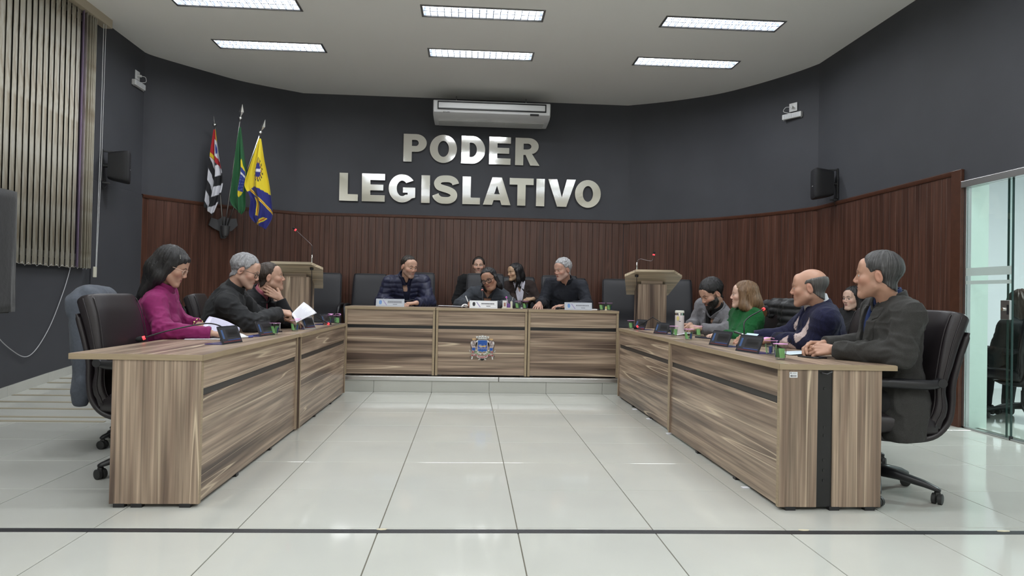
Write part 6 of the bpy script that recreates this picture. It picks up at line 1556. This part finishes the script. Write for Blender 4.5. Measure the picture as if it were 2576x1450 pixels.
# 8 grey haired man in black shirt
BSH=cloth('black_shirt',(.012,.014,.021),.75,.2,350,.15)
p8=cast(label='grey haired man in a black shirt with both hands on the right front desk',root=(1.14,8.42,DAIS),head=(1.075,8.02,1.338),look=(-.80,-.56,-.20),neck=(1.135,8.15,1.170),pelvis=(1.15,8.42,.66),face=(-.18,-1,0),
  hands={'R':((.800,7.90,.945),(-.30,-.90,-.32),(0,-.35,.95),{'elbow':(.87,8.14,.95),'curl':.22,'spread':.16}),'L':((1.105,7.80,.925),(-.95,-.28,-.06),(0,-.25,1),{'elbow':(1.36,7.98,.93),'curl':.22,'spread':.10})},
  skin=(.46,.28,.215),hair='short',hairm=SILV,thick=.015,lift=.006,blunt=1,curly=2.2,line=(.068,.076),recede=.6,eyes=.3,stubble=.35,stubc=(.36,.33,.32),brow=(.20,.18,.17),fat=.004,top_name='shirt',topm=BSH,ease=.018,belly=.03,chest=1.1,fold=.005,cuff=.05,neckhole=.060,collar=(.062,.058,.0055,.014,BSH),vox=.0042)
b=MB(); q=p8['_']
for c in (-.06,-.14,-.22): pass
# 9 bearded man in grey blazer
GBL=cloth('grey_blazer',(.155,.152,.165),.8,.25,500,.15)
p9=cast(label='bearded dark haired man in a light grey blazer looking down at the far right desk',root=(2.42,6.45,0),head=(2.150,6.09,1.075),look=(-.86,-.22,-.46),neck=(2.225,6.14,.910),pelvis=(2.42,6.42,.46),face=(-.85,-.42,0),
  hands={'L':((1.985,5.86,.775),(-.80,.35,.05),(-.1,-.6,.8),{'elbow':(2.20,5.86,.755),'curls':[.7,.75,.8,.85],'thumb':.4}),'R':((1.965,6.10,.795),(-.85,-.2,.0),(0,.2,1),{'elbow':(2.10,6.36,.79),'curl':.6})},
  skin=WARM,hair='short',hairm=BLKH,thick=.019,lift=.008,blunt=1,line=(.080,.070),eyes=.3,stubble=.75,stubc=(.035,.028,.026),brow=(.012,.009,.008),beard=hair_mat('beard_dark',(.016,.013,.012)),topm=GBL,ease=.018,fold=.005,cuff=.05,open=(.062,-.34,0),lapel=.055,shirtm=cloth('black_cotton',(.009,.009,.010)),scollar=(.060,.055,.005,.016),neckhole=.070,collar=(.079,.036,.007,.06,GBL))
bracelet(p9,'L',mat('white_strap',(.68,.68,.68),.4),.034,.007,'wrist_watch',.028)
# 10 woman in green sweater
GSW=cloth('green_cable_knit',(.006,.082,.020),.9,.9,120,.3,stretch=(1,1,2.2))
p10=cast(label='woman with long light brown hair in a green knitted sweater',root=(2.36,5.84,0),head=(2.315,5.775,1.068),look=(-.92,.34,.02),neck=(2.355,5.80,.905),pelvis=(2.37,5.84,.44),face=(-.95,-.05,0),
  hands={'L':((2.06,5.52,.742),(-.9,.2,0),(0,0,1),{'elbow':(2.20,5.56,.70),'curl':.3}),'R':((2.10,6.0,.72),(-.9,0,0),(0,0,1),{'curl':.3,'hide':1})},
  skin=PALEF,hair='long',hairm=BLND,ears=0,thick=.013,line=(.070,.078),fem=1,eyes=.8,brow=(.16,.10,.07),browk=.5,hsize=.93,neckr=.044,shw=.155,size=.92,bust=1,
  long=[((0,-.04,.04),(0,-.075,-.06),.080,.078),((0,-.07,-.05),(2.47,5.81,.92,'w'),.076,.060),((.072,.01,.03),(.078,.0,-.10),.030,.036),((-.072,.01,.03),(-.080,.0,-.10),.030,.036),((-.080,.0,-.09),(2.375,5.63,.90,'w'),.036,.024),((.078,.0,-.09),(2.40,5.95,.9,'w'),.036,.024),((2.375,5.63,.90,'w'),(2.28,5.60,.80,'w'),.022,.012)],
  facecut=((0,.095,-.035),(.068,.066,.10)),top_name='sweater',topm=GSW,ease=.024,fold=.004,cuff=.04,neckhole=.060,collar=(.062,.02,.007,.0,GSW))
# 11 balding man in argyle cardigan
def argyle(T,v,q):
    a,b,c=T[:,0],T[:,1],T[:,2]; nav=np.array([.010,.011,.036]); C=np.tile(nav,(len(T),1))
    rib=.85+.3*(np.sin(a*420)>0); C*=rib[:,None]
    fr=(b>.02)&(np.abs(a)<.17)
    for ca,cc,col in ((-.075,-.20,(.52,.40,.38)),(.075,-.20,(.52,.40,.38)),(-.075,-.36,(.52,.40,.38)),(.075,-.36,(.52,.40,.38)),(0,-.29,(.30,.29,.25)),(-.14,-.09,(.52,.42,.40)),(.14,-.09,(.52,.42,.40)),(.0,-.44,(.3,.29,.25)),(-.135,-.29,(.3,.29,.26)),(.135,-.29,(.3,.29,.26))):
        m=fr&((np.abs(a-ca)/.048+np.abs(c-cc)/.078)<1); C[m]=col
    ln=fr&((np.abs(np.mod(a*1.6+c+.02,.156)-.0)<.004)|(np.abs(np.mod(a*1.6-c+.02,.156)-.0)<.004)); C[ln]=(.01,.01,.01)
    zp=fr&(np.abs(a)<.008); C[zp]=(.008,.008,.012)
    return C
ARG=cloth('argyle_knit',(1,1,1),.9,.5,160,.25,vcol=True)
WSHI=cloth('white_shirt',(.62,.63,.66),.7,.1,400)
p11=cast(label='balding man in a navy argyle cardigan over a white collar at the near right desk',root=(2.36,4.42,0),head=(2.190,4.385,1.112),look=(-.84,.54,-.06),neck=(2.275,4.41,.945),pelvis=(2.37,4.44,.49),face=(-.94,.28,0),
  hands={'L':((2.035,4.56,.762),(-.75,.62,-.10),(0,-.25,1),{'elbow':(2.19,4.29,.770),'curls':[.4,.45,.5,.55]}),'R':((2.00,4.80,.765),(-.85,.20,-.1),(-.1,-.5,.85),{'elbow':(2.22,4.72,.78),'curls':[.55,.6,.65,.7]})},
  skin=(.47,.275,.195),hair='ring',hairm=BRGR,tex=.3,thick=.006,line=(.045,.05),eyes=.8,brow=(.16,.12,.10),browk=.4,nose=1.1,fat=.006,stubble=.10,top_name='cardigan',topm=ARG,jcol=argyle,ease=.022,belly=.035,fold=.004,cuff=.07,open=(.05,-.13,0),shirtm=WSHI,scollar=(.070,.066,.006,.018),neckhole=.076,collar=(.084,.030,.006,.05,cloth('navy_rib',(.011,.012,.038),.9,.5,300,stretch=(1,1,6))),cvox=.0068,vox=.0031)
# 12 young woman by the right wall
p12=cast(label='dark haired young woman sitting by the right wall behind the desks',root=(3.58,6.62,0),head=(3.70,6.54,1.060),look=(-.93,-.30,-.02),neck=(3.735,6.56,.895),pelvis=(3.64,6.62,.45),face=(-.95,-.1,0),
  hands={'L':((3.30,6.42,.62),(-.8,.3,0),(0,0,1),{'curl':.3}),'R':((3.30,6.75,.62),(-.8,-.3,0),(0,0,1),{'curl':.3})},
  skin=PALEF,hair='long',hairm=BLKH,ears=0,thick=.013,line=(.066,.080),fem=1,eyes=.8,gaze=(-.3,0),brow=(.03,.02,.016),lip=(.38,.15,.15),hsize=.93,neckr=.044,shw=.155,size=.92,bust=1,
  long=[((0,-.04,.04),(0,-.075,-.06),.080,.076),((.078,-.005,.01),(.084,-.01,-.11),.028,.032),((-.078,-.005,.01),(-.084,-.01,-.11),.028,.032),((0,-.07,-.05),(3.78,6.57,.84,'w'),.074,.055)],
  top_name='sweater',topm=cloth('black_knit',(.009,.009,.010)),ease=.015,neckhole=.056,vox=.0042,cvox=.009)
# 13 man in grey tweed jacket
TWD=cloth('grey_tweed',(.038,.037,.035),.9,.35,420,.3,var=.25,vscale=260); DEN=cloth('denim_shirt',(.016,.032,.105),.8,.3,420)
p13=cast(label='man with short greying hair in a grey tweed jacket, hands clasped on the desk',root=(2.28,3.58,0),head=(2.135,3.535,1.164),look=(-.79,.61,.0),neck=(2.235,3.575,.990),pelvis=(2.27,3.60,.52),face=(-.98,.14,0),
  hands={'L':((1.970,3.66,.765),(-.78,.60,-.08),(-.25,-.75,.6),{'elbow':(2.16,3.37,.765),'curls':[.42,.45,.5,.55],'thumb':.55}),'R':((1.985,3.80,.785),(-.88,-.05,-.05),(.0,.45,.9),{'elbow':(2.27,3.80,.79),'curls':[.55,.6,.65,.7],'thumb':.5})},
  skin=(.43,.25,.175),hair='short',hairm=SALT,tex=.6,thick=.011,lift=.003,line=(.076,.072),eyes=.8,brow=(.05,.04,.035),browk=.6,stubble=.12,nose=1.15,topm=TWD,ease=.02,fold=.0055,cuff=.06,open=(.055,-.33,0),lapel=.058,long_hem=1,hem=-.68,shirtm=DEN,scollar=(.062,.056,.005,.02),neckhole=.070,collar=(.080,.040,.007,.06,TWD),vox=.0029,cvox=.0062,hvox=.95,trousm=cloth('charcoal_trousers',(.02,.02,.022)))
# 14 person in the lobby behind the glass door
p14=cast(label='person with long brown hair in dark clothes sitting in the lobby behind the glass door',root=(5.02,6.02,0),head=(4.93,5.98,1.03),look=(-.2,.95,-.3),neck=(4.96,5.93,.86),pelvis=(5.0,5.90,.44),face=(.0,1,0),
  hands={'L':((4.8,6.2,.6),(0,1,0),(0,0,1),{'hide':1}),'R':((5.2,6.2,.6),(0,1,0),(0,0,1),{'hide':1})},
  skin=FAIR,hair='long',hairm=BRWN,ears=0,thick=.018,fem=1,eyes=.5,hsize=1.0,shw=.17,
  long=[((0,-.04,.04),(0,-.085,-.06),.088,.085),((0,-.08,-.05),(4.96,5.86,.70,'w'),.090,.085),((.07,0,.0),(.09,-.02,-.16),.04,.045),((-.07,0,.0),(-.09,-.02,-.16),.04,.045)],
  topm=cloth('black_coat',(.010,.011,.012)),ease=.03,neckhole=.05,vox=.004,cvox=.01)
put(ex0,(5.0,6.0,0),0.0,'dark chair of the person sitting in the lobby behind the glass door','lobby chairs')
slab('tablet','dark tablet in the lap of the long haired woman in the brown blazer','tablet',(.66,8.98,.955),.1,(.20,.14,.012),mat('burgundy_case',(.05,.012,.016),.4))
slab('mobile_phone','pale phone in the hands of the man in the navy puffer jacket','phone',(-.74,7.86,.915),.5,(.075,.15,.009),GREYP,mat('phone_back',(.4,.36,.34),.4))

# ------------------------------------------------------------------ jackets hung over chair backs
def hung_jacket(name,label,chair,m,seed,quilt=0,down=.30,wide=.275,lining=None):
    M=chair.matrix_basis if False else Matrix.Translation(chair.location)@Matrix.Rotation(chair.rotation_euler.z,4,'Z')
    def fn(P):
        n=-.016*np.maximum((1-np.abs(vnoise(P*np.array([1,1,.28],F4)+seed,11)))-.55,0)*2+.005+.004*vnoise(P+seed,24)
        t=np.clip((1.0-P[:,2])/(1.0-down),0,1)
        yb=-.335+.055*np.clip((1.-P[:,2])/.5,0,1)
        q=np.stack([P[:,0]*.96,P[:,1]-yb,P[:,2]],1)
        out=s_box(q,(0,0,(1.03+down)/2),(wide,.088,(1.03-down)/2),.07)
        d=out
        for s in(-1,1): d=smin(d,s_cone(q,np.array([s*(wide-.02),-.05,.93]),np.array([s*(wide+.01),-.06,down+.02]),.055,.045),.04)
        inn=s_box(q,(0,.0,.56),(.247,.056,.415),.04); front=np.maximum(inn, -1.)
        d=smax(d,-inn,.01); op=np.maximum(np.abs(q[:,0])-.17,-(q[:,1]-.02)); d=smax(d,-np.maximum(op,P[:,2]-.90),.01)
        d=d+n
        if quilt: d=d-.012*np.abs(np.sin(P[:,2]*quilt+2.5*np.abs(P[:,0])))
        return smax(d,down-.01*np.sin(P[:,0]*17+seed)-P[:,2],.006)
    v,f=nets(fn,(-.38,-.55,down-.05),(.38,-.12,1.12),.0095)
    o=sdf_mesh(name,[(v,f,0,None)],[m]); o.matrix_world=M; tag(o,label,'jacket'); return o
chairs={o.get('label',''):o for o in bpy.data.objects if o.type=='EMPTY' and o.get('category')=='chair'}
hung_jacket('hung_jacket','grey wool jacket hung over the chair back of the magenta blouse woman',[c for l,c in chairs.items() if 'a grey jacket over it' in l][0],cloth('blue_grey_wool',(.085,.095,.115),.9,.3,300,.3),1.3,0,.30,.295)
hung_jacket('hung_jacket','black quilted jacket hung over the chair back of the green sweater woman',[c for l,c in chairs.items() if 'a black quilted' in l][0],cloth('black_quilted',(.010,.010,.011),.5,.2,80),4.1,55,.42,.285)
